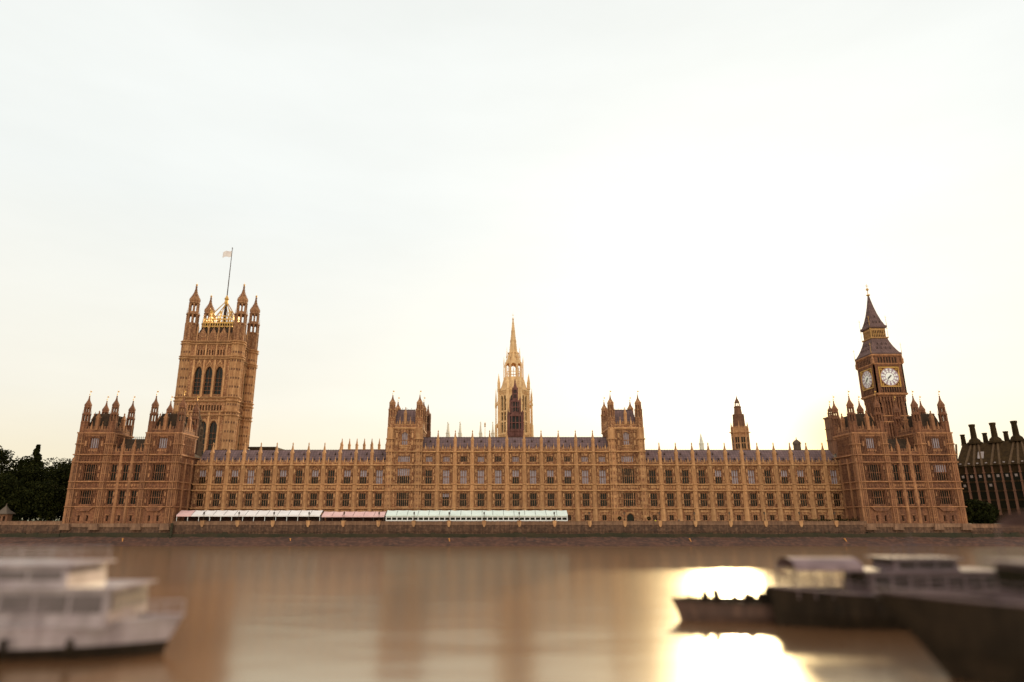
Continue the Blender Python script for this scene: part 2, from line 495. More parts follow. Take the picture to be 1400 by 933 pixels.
WCACHE = {}
def window(parent, x, y, z, wd, h, lights=3, transoms=1, arch=None, blind=0.0, rz=0.0, fm='stone', name='window'):
    """stone frame with mullions (part), glass (sub-part) and, where the photo shows one, a pale blind"""
    key = (round(wd, 2), round(h, 2), lights, transoms, arch, fm)
    if key not in WCACHE:
        f = MB()
        t = 0.13
        def top(xx):
            if arch is None:
                return h
            pts = arch_pts(-wd / 2, wd / 2, arch, h)
            for (xa, za), (xb, zb) in zip(pts, pts[1:]):
                if xa <= xx <= xb and xb > xa:
                    return za + (zb - za) * (xx - xa) / (xb - xa)
            return arch
        hs = h if arch is None else arch
        f.box(-wd / 2, -wd / 2 + t, 0, 0.24, 0, hs)
        f.box(wd / 2 - t, wd / 2, 0, 0.24, 0, hs)
        f.box(-wd / 2, wd / 2, -0.18, 0.24, -0.14, 0.06)
        if arch is None:
            f.box(-wd / 2 + t, wd / 2 - t, 0, 0.24, h - t, h)
        st = wd / lights
        for i in range(1, lights):
            xx = -wd / 2 + i * st
            big = 0.11 if lights >= 5 and i in (1, lights - 1) else 0.065
            f.box(xx - big, xx + big, 0.02 if big < 0.1 else -0.05, 0.22, 0.06, top(xx) - t * 0.5)
        zz = [hs * (k + 1) / (transoms + 1) for k in range(transoms)]
        for z_ in zz:
            f.box(-wd / 2 + t, wd / 2 - t, 0.05, 0.2, z_ - 0.08, z_ + 0.08)
        for z_ in zz + ([h - t] if arch is None else []):
            for i in range(lights):
                xa = -wd / 2 + i * st
                f.plate([(xa, z_), (xa, z_ - 0.34), (xa + st * 0.42, z_)], 0.06, 0.18)
                f.plate([(xa + st, z_), (xa + st * 0.58, z_), (xa + st, z_ - 0.34)], 0.06, 0.18)
        g = MB()
        if arch is None:
            g.plate([(-wd / 2, 0), (wd / 2, 0), (wd / 2, h), (-wd / 2, h)], 0.30, 0.34)
        else:
            g.plate([(-wd / 2, 0), (wd / 2, 0)] + list(reversed(arch_pts(-wd / 2, wd / 2, arch, h))), 0.30, 0.34)
        WCACHE[key] = (f.mesh('window_frame', fm), g.mesh('pane', 'glass'))
    fme, gme = WCACHE[key]
    o = inst(name, fme, parent, (x, y, z), rz)
    inst('pane', gme, o, (x, y, z), rz)
    if blind > 0:
        bk = ('blind', round(wd, 2), round(h, 2), round(blind, 2), arch)
        if bk not in WCACHE:
            b = MB()
            zb = h * (1 - blind)
            if arch is None:
                b.plate([(-wd / 2, zb), (wd / 2, zb), (wd / 2, h), (-wd / 2, h)], 0.262, 0.285)
            else:
                pts = list(reversed(arch_pts(-wd / 2, wd / 2, arch, h)))
                b.plate([(-wd / 2, zb), (wd / 2, zb)] + [p for p in pts if p[1] > zb], 0.262, 0.285)
            WCACHE[bk] = b.mesh('blind', 'blind')
        inst('blind', WCACHE[bk], o, (x, y, z), rz)
    return o

PCACHE = {}
def pinnacle_mesh(h, wd=0.85, shaft=0.48, m='pale', ball=True):
    k = ('pin', h, wd, shaft, m)
    if k not in PCACHE:
        b = MB()
        hs = h * shaft
        b.sq(0, 0, [(wd / 2, 0), (wd / 2, hs)])
        for s_ in (-1, 1):                              # little gables and panels round the shaft
            b.box(s_ * wd * 0.30 - 0.06, s_ * wd * 0.30 + 0.06, -wd / 2 - 0.07, wd / 2 + 0.07, 0.2, hs)
        b.sq(0, 0, [(wd * 0.62, hs), (wd * 0.62, hs + 0.16)])
        b.plate([(-wd * 0.55, hs + 0.16), (wd * 0.55, hs + 0.16), (0, hs + wd * 1.2)], -wd * 0.6, wd * 0.6)
        b.sq(0, 0, [(wd * 0.44, hs + 0.16), (wd * 0.33, hs + h * 0.16), (wd * 0.10, h * 0.90), (wd * 0.20, h * 0.915), (wd * 0.20, h * 0.93), (0.03, h)])
        for q in range(1, 5):                           # crockets
            z = hs + (h * 0.9 - hs) * q / 5
            r = wd * (0.42 - 0.32 * q / 5) + 0.07
            b.box(-r, r, -0.06, 0.06, z, z + 0.13)
            b.box(-0.06, 0.06, -r, r, z, z + 0.13)
        PCACHE[k] = b.mesh('pinnacle', m)
    return PCACHE[k]

def ogee(r, z0, z1):
    h = z1 - z0
    return [(r * 0.92, z0), (r * 1.12, z0 + h * 0.03), (r * 1.12, z0 + h * 0.06), (r * 0.98, z0 + h * 0.10), (r * 1.08, z0 + h * 0.20), (r * 0.98, z0 + h * 0.30),
            (r * 0.66, z0 + h * 0.45), (r * 0.36, z0 + h * 0.60), (r * 0.20, z0 + h * 0.78), (r * 0.12, z0 + h * 0.92), (r * 0.22, z0 + h * 0.94), (r * 0.22, z0 + h * 0.97), (r * 0.05, z0 + h)]

def turret(parent, x, y, zs, r, m='stone', mc=None, gold=0.0, closed=False):
    """octagonal corner turret; zs = (foot, open1 bottom, open1 top, open2 bottom, open2 top, tip)"""
    zb, a0, a1, b0, b1, tip = zs
    key = ('tur', zs, r, m, closed)
    if key not in PCACHE:
        b = MB()
        r2 = r * 0.84
        b.prism(0, 0, zb, a0, r)
        for i in range(8):                              # shaft angle rolls
            a = PI / 8 + i * PI / 4
            b.prism(r * math.cos(a), r * math.sin(a), zb, a0, 0.12 * r, n=4)
        b.prism(0, 0, a0 - 0.25 * r, a0, r * 1.1)
        def arcade(za, zt, rr):
            if closed:
                b.prism(0, 0, za, zt, rr * 0.80, m=1)
            for i in range(8):
                a = PI / 8 + i * PI / 4
                b.prism(rr * 0.90 * math.cos(a), rr * 0.90 * math.sin(a), za, zt, rr * 0.17, n=6)
                c = a + PI / 8                           # pointed heads between the posts
                px, py = rr * 0.86 * math.cos(c), rr * 0.86 * math.sin(c)
                sv = b.M
                b.M = Matrix.Translation((px, py, 0)) @ Matrix.Rotation(c + PI / 2, 4, 'Z')
                hw = rr * 0.36
                b.plate([(-hw, zt), (-hw, zt - hw * 0.9), (0, zt)], -0.06, 0.06)
                b.plate([(hw, zt), (0, zt), (hw, zt - hw * 0.9)], -0.06, 0.06)
                b.M = sv
        arcade(a0, a1, r)
        b.prism(0, 0, a1, b0, r * 1.03, r2 * 1.02)
        b.prism(0, 0, a1 + 0.02, a1 + 0.22 * r, r * 1.15)
        arcade(b0, b1, r2)
        for i in range(8):                              # small spikes on the gallery
            a = PI / 8 + i * PI / 4
            b.prism(r * 1.02 * math.cos(a), r * 1.02 * math.sin(a), a1, b0 + r * 0.6, r * 0.07, 0.02, n=4)
        c = MB()
        pr = ogee(r2, b1, tip)
        c.lathe(0, 0, pr)
        for i in range(8):
            a = PI / 8 + i * PI / 4
            for (ra, za), (rb, zb2) in zip(pr[3:9], pr[4:10]):
                for q in (0.3, 0.8):
                    rr, zz = ra + (rb - ra) * q, za + (zb2 - za) * q
                    c.prism(rr * math.cos(a), rr * math.sin(a), zz, zz + 0.14 * r, 0.07 * r, 0.03 * r, n=4)
        g = MB()
        if gold:
            g.lathe(0, 0, [(0.05, tip - 0.1), (gold * 0.7, tip + gold * 0.2), (gold, tip + gold), (gold * 0.7, tip + gold * 1.8), (0.05, tip + gold * 2)], 8)
            g.prism(0, 0, tip + gold * 1.9, tip + gold * 4, 0.07, 0.02, n=4)
        else:
            g.prism(0, 0, tip - 0.2, tip + 1.9, 0.05, 0.03, n=4)
            g.prism(0, 0, tip + 0.25, tip + 0.5, 0.16, n=6)
            g.box(0.0, 0.5, -0.02, 0.02, tip + 1.1, tip + 1.5)
        PCACHE[key] = (b.mesh('turret', [m, 'dark_stone']), c.mesh('turret_cap', mc or m), g.mesh('finial', 'gold'))
    t, c, g = PCACHE[key]
    o = inst('turret', t, parent, (x, y, 0))
    inst('turret_cap', c, o, (x, y, 0))
    inst('finial', g, o, (x, y, 0))
    return o

def dormer_mesh():
    if 'dormer' not in PCACHE:
        b = MB()
        b.plate([(-0.32, 0), (0.32, 0), (0.32, 0.45), (0, 1.0), (-0.32, 0.45)], -0.1, 0.9)
        b.plate([(-0.2, 0.1), (0.2, 0.1), (0.2, 0.42), (0, 0.75), (-0.2, 0.42)], -0.13, -0.09, 1)
        PCACHE['dormer'] = b.mesh('dormer', ['roof', 'roof_dark'])
    return PCACHE['dormer']

def slope_roof(mb, x0, x1, y0, y1, z0, z1, yb, zb, m=0):
    """roof with a front slope from (y0,z0) to the ridge (y1,z1) and back down to (yb,zb); hip-less gables"""
    mb.add([(x0, y0, z0), (x1, y0, z0), (x1, y1, z1), (x0, y1, z1), (x0, yb, zb), (x1, yb, zb)],
           [(0, 1, 2, 3), (3, 2, 5, 4), (0, 3, 4), (1, 5, 2), (0, 4, 5, 1)], m)

# ------------------------------------------------------------------ ground, river, foreshore
YF = 217.0          # line of the long river front
YP = 206.0          # line of the end pavilions and of the river wall
ZT = 5.8            # terrace level

b = MB()
b.add([(-3000, 206.3, ZT - 0.1), (3000, 206.3, ZT - 0.1), (3000, 9000, ZT - 0.1), (-3000, 9000, ZT - 0.1)], [(0, 1, 2, 3)])
struct('ground', b, 'land')
b = MB()
b.add([(-97.5, 206.4, ZT), (113, 206.4, ZT), (113, 232, ZT), (-97.5, 232, ZT)], [(0, 1, 2, 3)])
struct('terrace', b, 'paving')

def water_mat():
    m = bpy.data.materials.new('silty river water')
    m.use_nodes = True
    t = m.node_tree
    p = t.nodes['Principled BSDF']
    p.inputs['Base Color'].default_value = (0.125, 0.052, 0.020, 1)
    p.inputs['Roughness'].default_value = 0.205
    p.inputs['IOR'].default_value = 5.0
    p.inputs['Specular Tint'].default_value = (1.0, 0.955, 0.78, 1)
    g = t.nodes.new('ShaderNodeTexCoord')
    last = None
    for sx, sy, s_, k in ((0.03, 0.09, 1.0, 0.16), (0.16, 0.5, 1.0, 0.03)):
        mp_ = t.nodes.new('ShaderNodeMapping')
        mp_.inputs['Scale'].default_value = (sx, sy, 1)
        n = t.nodes.new('ShaderNodeTexNoise')
        n.inputs['Scale'].default_value = s_
        n.inputs['Detail'].default_value = 3
        n.inputs['Roughness'].default_value = 0.5
        t.links.new(g.outputs['Object'], mp_.inputs['Vector'])
        t.links.new(mp_.outputs['Vector'], n.inputs['Vector'])
        bp = t.nodes.new('ShaderNodeBump')
        bp.inputs['Strength'].default_value = 1.0
        bp.inputs['Distance'].default_value = k
        t.links.new(n.outputs['Fac'], bp.inputs['Height'])
        if last is not None:
            t.links.new(last.outputs['Normal'], bp.inputs['Normal'])
        last = bp
    t.links.new(last.outputs['Normal'], p.inputs['Normal'])
    return m
M['water'] = water_mat()
b = MB()
b.add([(-2500, -600, 0), (2500, -600, 0), (2500, 204.5, 0), (-2500, 204.5, 0)], [(0, 1, 2, 3)])
struct('river_water', b, 'water')

b = MB()
nx, ny = 260, 8
for j in range(ny + 1):
    for i in range(nx + 1):
        x = -390 + 780 * i / nx
        t = j / ny
        y = 198.6 + 7.8 * t + (1 - t) * (0.7 * math.sin(x * 0.11) + 0.5 * math.sin(x * 0.37 + 1))
        z = -0.25 + 2.95 * t ** 0.8 + (0.12 * math.sin(x * 0.9 + j) + 0.10 * math.sin(x * 2.3 + 2 * j)) * (0.3 + t)
        b.v.append((x, y, z))
for j in range(ny):
    for i in range(nx):
        a = j * (nx + 1) + i
        b.f.append((a, a + 1, a + nx + 2, a + nx + 1))
        b.mi.append(0)
struct('foreshore', b, 'mud')

# ------------------------------------------------------------------ river wall
def river_wall(label, x0, x1, zt, lamps):
    t = thing('embankment_wall', label, 'river wall', ((x0 + x1) / 2, YP, 0))
    b = MB()
    b.box(x0, x1, 205.55, 206.35, 3.2, zt - 1.15)
    b.box(x0, x1, 205.35, 205.55, 3.9, 4.15)
    n = int((x1 - x0) / 2.4)
    for i in range(n):                                   # coursed blocks standing slightly proud
        xa = x0 + (x1 - x0) * i / n
        for k in range(2):
            if random.random() < 0.6:
                b.box(xa + 0.06, xa + (x1 - x0) / n - 0.06, 205.50 + 0.03 * random.random(), 205.56, 4.2 + k * 0.75, 4.85 + k * 0.75)
    part('wall', b, 'river_stone', t)
    b = MB()
    b.box(x0, x1, 205.45, 206.40, zt - 1.15, zt - 0.98)
    b.box(x0, x1, 205.62, 206.25, zt - 0.98, zt - 0.14)
    b.box(x0, x1, 205.50, 206.38, zt - 0.14, zt)
    i = x0 + 1.1
    while i < x1:                                        # parapet panels
        b.box(i - 0.10, i + 0.10, 205.54, 205.62, zt - 0.98, zt - 0.14)
        i += 2.13
    part('parapet', b, 'coping', t)
    b = MB()
    n = int((x1 - x0) / 1.3)
    for i in range(n):                                   # ragged weed band at the foot
        xa, xb = x0 + (x1 - x0) * i / n, x0 + (x1 - x0) * (i + 1) / n
        b.box(xa, xb, 205.2 - 0.12 * random.random(), 206.2, 1.2, 3.25 + 0.5 * random.random() * (0.5 + 0.5 * math.sin(xa * 0.21)))
    part('weed_band', b, 'weed', t)
    for x in lamps:
        b = MB()
        b.plate([(x - 0.55, zt - 0.05), (x + 0.55, zt - 0.05), (x + 0.55, zt - 0.9), (x + 0.2, zt - 1.7), (x - 0.2, zt - 1.7), (x - 0.55, zt - 0.9)], 205.25, 205.66)
        b.box(x - 0.65, x + 0.65, 205.2, 206.4, zt - 0.03, zt + 0.14)
        part('bracket', b, 'pale', t)
    return t

LAMPX = [-88.1 + 10.65 * k for k in range(19)]
river_wall('long stone river wall with bracketed parapet below the terrace', -97.2, 113.0, 7.0, LAMPX)
river_wall('plain stone river wall running below the garden trees', -390, -130.6, 7.0, [])
river_wall('stone river wall beside the dark office block beyond the palace', 143.8, 390, 6.2, [])

lp = MB()
lp.lathe(0, 0, [(0.20, 0), (0.20, 0.3), (0.08, 0.45), (0.06, 1.6), (0.12, 1.7), (0.05, 1.75)], 8)
lg = MB()
lg.lathe(0, 0, [(0.14, 1.75), (0.27, 2.15), (0.25, 2.3)], 6)
lc = MB()
lc.lathe(0, 0, [(0.32, 2.3), (0.14, 2.5), (0.05, 2.55), (0.04, 2.75)], 6)
LPM = (lp.mesh('post', 'iron'), lg.mesh('lantern', 'lead'), lc.mesh('lantern_cap', 'iron'))
ORD = 'first second third fourth fifth sixth seventh eighth ninth tenth eleventh twelfth thirteenth fourteenth fifteenth sixteenth seventeenth eighteenth nineteenth'.split()
def lamp_label(k, x):
    what = 'white marquee' if x < -53 else 'pink marquee' if x < -33 else 'pale green marquee' if x < 23 else 'middle range' if x < 38 else 'doorway tower' if x < 49 else 'plain wing'
    return 'iron lantern post, %s along the parapet from the garden end pavilion, before %s' % (ORD[k], what)
for k, x in enumerate(LAMPX):
    t = thing('lamp_post', lamp_label(k, x), 'lamp post', (x, 205.95, 7.14), 'lantern posts along the terrace parapet')
    inst('post', LPM[0], t, (x, 205.95, 7.14))
    o = inst('lantern', LPM[1], t, (x, 205.95, 7.14))
    inst('lantern_cap', LPM[2], o, (x, 205.95, 7.14))

# ------------------------------------------------------------------ the long river front
def bay_detail(b, xa, xb, wx0, wx1, za, zb, y, mid=True):
    """panelling either side of a window, with carved niches"""
    for p, q in ((xa, wx0 - 0.12), (wx1 + 0.12, xb)):
        if q - p > 0.3:
            ribs(b, p, q, za, zb, y, 0.5, 0.15, 0.13, 0, mid)
            xm = (p + q) / 2
            for z in (za + (zb - za) * 0.30, za + (zb - za) * 0.72):
                if random.random() < 0.85:              # canopied statue niche
                    b.box(xm - 0.17, xm + 0.17, y - 0.30, y + 0.02, z - 0.5, z + 0.25, 1)
                    b.plate([(xm - 0.26, z + 0.25), (xm + 0.26, z + 0.25), (xm, z + 0.8)], y - 0.32, y, 1)

def buttress_mesh(z1, y_off=0.0):
    k = ('butt', z1)
    if k not in PCACHE:
        b = MB()
        b.prism(0, 0.1, ZT, 10.9, 0.92, n=8)
        b.prism(0, 0.1, 10.9, 11.15, 1.05, n=8)
        for z0_, za_, r in ((11.15, 16.4, 0.80), (16.4, 18.6, 0.84), (18.6, z1, 0.74)):
            b.prism(0, 0.1, z0_, za_, r, n=8)
            for s_ in (-0.30, 0.30):
                b.box(s_ - 0.06, s_ + 0.06, -r * 0.98, -r * 0.8, z0_ + 0.3, za_ - 0.3)
            b.prism(0, 0.1, za_ - 0.14, za_ + 0.16, r + 0.34, n=8)
            b.box(-0.22, 0.22, -r * 1.08, -r * 0.8, za_ - 1.3, za_ - 0.4)
            b.box(-0.40, 0.40, -r * 1.02, -r * 0.8, (z0_ + za_) / 2 - 0.1, (z0_ + za_) / 2 + 0.1)
        PCACHE[k] = b.mesh('buttress', 'pale')
    return PCACHE[k]

def river_range(label, x0, pitch, n, tall, ground=True, name='palace_wing', blinds=0.6):
    x1 = x0 + pitch * n
    t = thing(name, label, 'palace wing', ((x0 + x1) / 2, YF, ZT))
    ztop = 28.9 if tall else 24.6
    zpar = 30.6 if tall else 26.2
    b = MB()
    g = MB()
    b.box(x0, x1, YF + 0.7, YF + 16, ZT, ztop, 0)
    for i in range(n):
        xa, xb = x0 + pitch * i, x0 + pitch * (i + 1)
        xm = (xa + xb) / 2
        hw = 1.12
        rows = []
        if ground:
            rows.append((7.1, 8.9, [(xm - 0.72, xm + 0.72, None)]))
        rows += [(11.5, 15.7, [(xm - hw, xm + hw, None)]), (18.55, 23.1, [(xm - hw, xm + hw, None)])]
        if tall:
            rows.append((25.6, 27.5, [(xm - hw, xm + hw, None)]))
        skin(b, xa, xb, ZT, ztop, rows, YF, YF + 0.7, 0)
        pa, pb = xa + 0.85, xb - 0.85
        bay_detail(b, pa, pb, xm - hw, xm + hw, 11.3, 16.2, YF)
        bay_detail(b, pa, pb, xm - hw, xm + hw, 18.6, 24.2, YF)
        if tall:
            bay_detail(b, pa, pb, xm - hw, xm + hw, 24.9, 28.5, YF, False)
        ribs(b, xm - hw - 0.1, xm + hw + 0.1, 23.25, 24.3, YF, 0.5, 0.13, 0.12, 0, False)
        shields(b, pa, pb, 17.5, YF, 0.95, 0.75, 1)
        ribs(b, pa, pb, 16.75, 18.3, YF, 1.0, 0.12, 0.14, 0, False)
        b.plate([(xm - 1.1, 8.95), (xm + 1.1, 8.95), (xm + 1.1, 9.15), (xm - 1.1, 9.15)], YF - 0.15, YF, 1)
        b.box(xm - 1.4, xm + 1.4, YF - 0.1, YF, 9.7, 10.3, 1)
        if ground:
            window(t, xm, YF + 0.25, 7.1, 1.44, 1.8, 2, 0, None, 0, fm='stone')
        bl = random.choice((0, 0, 0, 0.5)) if random.random() < 0.35 else 0
        window(t, xm, YF + 0.25, 11.5, 2 * hw, 4.2, 3, 1, None, bl * 0.6)
        rr = random.random()
        bl = 0 if rr > blinds + 0.15 else (0.5 if rr > blinds * 0.62 else 0.985)
        window(t, xm, YF + 0.25, 18.55, 2 * hw, 4.55, 3, 1, None, bl)
        if tall:
            window(t, xm, YF + 0.25, 25.6, 2 * hw, 1.9, 4, 0, None, 0.985 if random.random() < 0.7 else 0)
    part('wall', b, ['stone', 'pale'], t)
    s = MB()
    for z in [10.9, 16.45, 18.4] + ([24.6] if tall else []) + [ztop]:
        s.box(x0, x1, YF - 0.75, YF + 0.3, z - 0.12, z + 0.18)
        s.box(x0, x1, YF - 0.30, YF + 0.2, z - 0.26, z - 0.12)
    part('string_course', s, 'pale', t)
    p = MB()
    for i in range(n):
        battlement(p, x0 + pitch * i + 0.4, x0 + pitch * (i + 1) - 0.4, ztop + 0.14, zpar, YF - 0.05, YF + 0.30, 0.78, 0, 1, 3)
    part('parapet', p, ['stone', 'pale'], t)
    bm_, pm_ = buttress_mesh(ztop), pinnacle_mesh(7.0 if tall else 7.2, 0.95, 0.52)
    for i in range(1, n):
        x = x0 + pitch * i
        inst('buttress', bm_, t, (x, YF, 0))
        inst('pinnacle', pm_, t, (x, YF - 0.15, ztop + 0.12))
    r = MB()
    zr = 34.3 if tall else 30.0
    slope_roof(r, x0, x1, YF + 0.9, YF + 6, ztop + 0.3, zr, YF + 15.5, ztop)
    part('roof', r, 'roof', t)
    c = MB()
    xx = x0 + 0.4
    while xx < x1 - 0.2:                                 # iron cresting on the ridge
        c.box(xx - 0.05, xx + 0.05, YF + 5.97, YF + 6.03, zr - 0.05, zr + 0.28)
        xx += 0.55
    c.box(x0, x1, YF + 5.95, YF + 6.05, zr - 0.05, zr + 0.10)
    part('ridge_cresting', c, 'iron', t)
    dz = (zr - ztop - 0.3) / 5.1
    for i in range(n):
        for q in (0.28, 0.72):
            x = x0 + pitch * (i + q)
            y = YF + 2.2
            inst('dormer', dormer_mesh(), t, (x, y, ztop + 0.3 + dz * 1.25))
        inst('dormer', dormer_mesh(), t, (x0 + pitch * (i + 0.5), YF + 4.2, ztop + 0.3 + dz * 3.2))
    return t

S0 = -97.4
NB = 12
river_range('two storey palace wing standing behind the canvas marquees', S0, (-34.6 - S0) / 12, 12, False, False, blinds=0.75)
river_range('taller middle range of the palace between its two river towers', -24.0, 62.3 / 11, 11, True, True, name='palace_middle_range', blinds=0.8)
river_range('two storey palace wing without marquees, beside the clock tower end', 49.0, (113.4 - 49.0) / 12, 12, False, True, blinds=0.35)

# ------------------------------------------------------------------ tower stage helper
def ring(b, x0, x1, y0, y1, z, h=0.28, out=0.28, m=0):
    b.box(x0 - out, x1 + out, y0 - out, y1 + out, z - h / 2, z + h / 2, m)
    b.box(x0 - out * 0.5, x1 + out * 0.5, y0 - out * 0.5, y1 + out * 0.5, z - h * 1.1, z - h / 2, m)

def face(b, side, x0, x1, y0, y1):
    """local frame for a wall face: x runs along the wall, y points inward"""
    if side == 'front':
        return Matrix.Identity(4), x0, x1, y0
    if side == 'right':
        return Matrix.Translation((x1, 0, 0)) @ Matrix.Rotation(PI / 2, 4, 'Z'), y0, y1, 0.0
    return Matrix.Translation((x0, 0, 0)) @ Matrix.Rotation(-PI / 2, 4, 'Z'), -y1, -y0, 0.0

def steep_roof(t, x0, x1, y0, y1, z0, z1, m='roof_dark', inset=0.30):
    b = MB()
    dx, dy = (x1 - x0) * inset, (y1 - y0) * inset
    b.add([(x0, y0, z0), (x1, y0, z0), (x1, y1, z0), (x0, y1, z0), (x0 + dx, y0 + dy, z1), (x1 - dx, y0 + dy, z1), (x1 - dx, y1 - dy, z1), (x0 + dx, y1 - dy, z1)],
          [(0, 1, 5, 4), (1, 2, 6, 5), (2, 3, 7, 6), (3, 0, 4, 7), (4, 5, 6, 7), (3, 2, 1, 0)])
    part('roof', b, m, t)
    c = MB()
    for xa in range(int((x1 - x0 - 2 * dx) / 0.5) + 1):
        x = x0 + dx + xa * 0.5
        c.box(x - 0.05, x + 0.05, y0 + dy - 0.03, y0 + dy + 0.03, z1 - 0.1, z1 + (0.75 if xa % 3 == 0 else 0.42))
    c.box(x0 + dx, x1 - dx, y0 + dy - 0.05, y0 + dy + 0.05, z1, z1 + 0.15)
    part('ridge_cresting', c, 'iron', t)

# ------------------------------------------------------------------ the two river towers of the middle range
def river_tower(label, x0, x1, door):
    y0, y1 = YF - 0.7, YF + 13.5
    xm = (x0 + x1) / 2
    t = thing('river_tower', label, 'tower', (xm, y0, ZT))
    b = MB()
    b.box(x0, x1, y0 + 0.7, y1, ZT, 38.0)
    hw = 2.0
    rows = []
    if door:
        rows.append((ZT, 9.2, [(xm - 1.15, xm + 1.15, 8.0)]))
    rows += [(11.5, 15.9, [(xm - hw, xm + hw, None)]), (18.55, 23.6, [(xm - hw, xm + hw, None)]), (25.5, 27.6, [(xm - hw, xm + hw, None)]), (31.1, 35.3, [(xm - 1.0, xm + 1.0, 34.2)])]
    skin(b, x0, x1, ZT, 38.0, rows, y0, y0 + 0.7)
    if door:
        spandrel(b, xm - 1.3, xm + 1.3, 8.1, 9.45, 9.7, y0 - 0.15, y0 + 0.02, 1)
    for za, zb in ((11.3, 16.2), (18.6, 24.3), (24.9, 28.5)):
        bay_detail(b, x0 + 1.5, x1 - 1.5, xm - hw, xm + hw, za, zb, y0)
    for p, q in ((x0 + 1.4, xm - 1.3), (xm + 1.3, x1 - 1.4)):
        ribs(b, p, q, 29.4, 36.0, y0, 0.6, 0.16, 0.14)
        for z in (31.0, 33.4):
            b.box((p + q) / 2 - 0.3, (p + q) / 2 + 0.3, y0 - 0.3, y0, z, z + 1.5, 1)
    shields(b, x0 + 1.5, x1 - 1.5, 17.5, y0, 0.9, 0.75, 1)
    shields(b, xm - 1.6, xm + 1.6, 30.2, y0, 0.7, 0.6, 1)
    b.box(xm - 1.7, xm + 1.7, y0 - 0.35, y0, 30.7, 31.0, 1)
    for sd_ in ('right', 'left'):
        mm, a, c, yy = face(b, sd_, x0, x1, y0, y1)
        b.M = mm
        ribs(b, a + 1.3, c - 1.3, 29.4, 36.0, yy, 0.7, 0.16, 0.16)
        b.M = Matrix.Identity(4)
    part('wall', b, ['stone', 'pale'], t)
    if door:
        d = MB()
        d.plate([(xm - 1.15, ZT), (xm + 1.15, ZT)] + list(reversed(arch_pts(xm - 1.15, xm + 1.15, 8.0, 9.18))), y0 + 0.5, y0 + 0.6)
        part('door', d, 'glass', t)
    window(t, xm, y0 + 0.25, 11.5, 2 * hw, 4.4, 6, 1)
    window(t, xm, y0 + 0.25, 18.55, 2 * hw, 5.05, 6, 1, None, 0.0 if door else 0.5)
    window(t, xm, y0 + 0.25, 25.5, 2 * hw, 2.1, 6, 0, None, 0.985)
    window(t, xm, y0 + 0.25, 31.1, 2.0, 4.2, 3, 1, 3.1, 0.985)
    s = MB()
    for z in (10.9, 16.45, 18.4, 24.6, 28.9):
        s.box(x0 - 0.2, x1 + 0.2, y0 - 0.6, y0 + 3, z - 0.12, z + 0.18)
    part('string_course', s, 'pale', t)
    s = MB()
    ring(s, x0, x1, y0, y1, 36.6, 0.4, 0.45)
    part('cornice', s, 'pale', t)
    p = MB()
    battlement(p, x0 + 1.4, x1 - 1.4, 36.8, 38.9, y0 - 0.05, y0 + 0.35, 0.85, 0, 1, 4)
    for sd_ in ('right', 'left'):
        mm, a, c, yy = face(p, sd_, x0, x1, y0, y1)
        p.M = mm
        battlement(p, a + 1.3, c - 1.3, 36.8, 38.9, yy - 0.05, yy + 0.35, 0.85, 0, 1, 4)
    p.M = Matrix.Identity(4)
    part('parapet', p, ['stone', 'pale'], t)
    steep_roof(t, x0 + 1.0, x1 - 1.0, y0 + 1.0, y1 - 1.0, 37.6, 43.0, 'roof', 0.16)
    inst('pinnacle', pinnacle_mesh(5.6, 0.9, 0.6), t, (xm, y0 + 0.1, 38.0))
    for x in (x0 + 0.75, x1 - 0.75):
        bb = MB()
        bb.prism(x, y0 + 0.7, ZT, 36.5, 1.35)
        for i in range(8):
            a = PI / 8 + i * PI / 4
            bb.prism(x + 1.33 * math.cos(a), y0 + 0.7 + 1.33 * math.sin(a), ZT, 36.4, 0.13, n=4)
        for i in range(8):
            c_ = i * PI / 4
            bb.M = Matrix.Translation((x + 1.25 * math.cos(c_), y0 + 0.7 + 1.25 * math.sin(c_), 0)) @ Matrix.Rotation(c_ + PI / 2, 4, 'Z')
            z = 8.0
            while z < 35:
                bb.box(-0.30, 0.30, -0.02, 0.1, z - 1.3, z - 0.2, 1)
                bb.box(-0.5, 0.5, -0.12, 0.06, z, z + 0.2)
                z += 2.1
            bb.M = Matrix.Identity(4)
        for z in (10.9, 16.45, 18.4, 24.6, 28.9, 33.0):
            bb.prism(x, y0 + 0.7, z - 0.14, z + 0.2, 1.75)
        part('corner_pier', bb, ['pale', 'stone'], t)
        for y in (y0 + 0.7, y1 - 0.9):
            turret(t, x, y, (36.4, 40.2, 42.6, 42.9, 44.2, 47.7), 1.2, 'stone', None, 0.0, True)
    return t

river_tower('square river tower on the marquee side of the middle range', -34.6, -24.0, False)
river_tower('square river tower with an arched doorway, beyond the last marquee', 38.3, 49.0, True)

# ------------------------------------------------------------------ end pavilions
def pwin(*a, **k):
    return window(*a, fm='red_stone', **k)

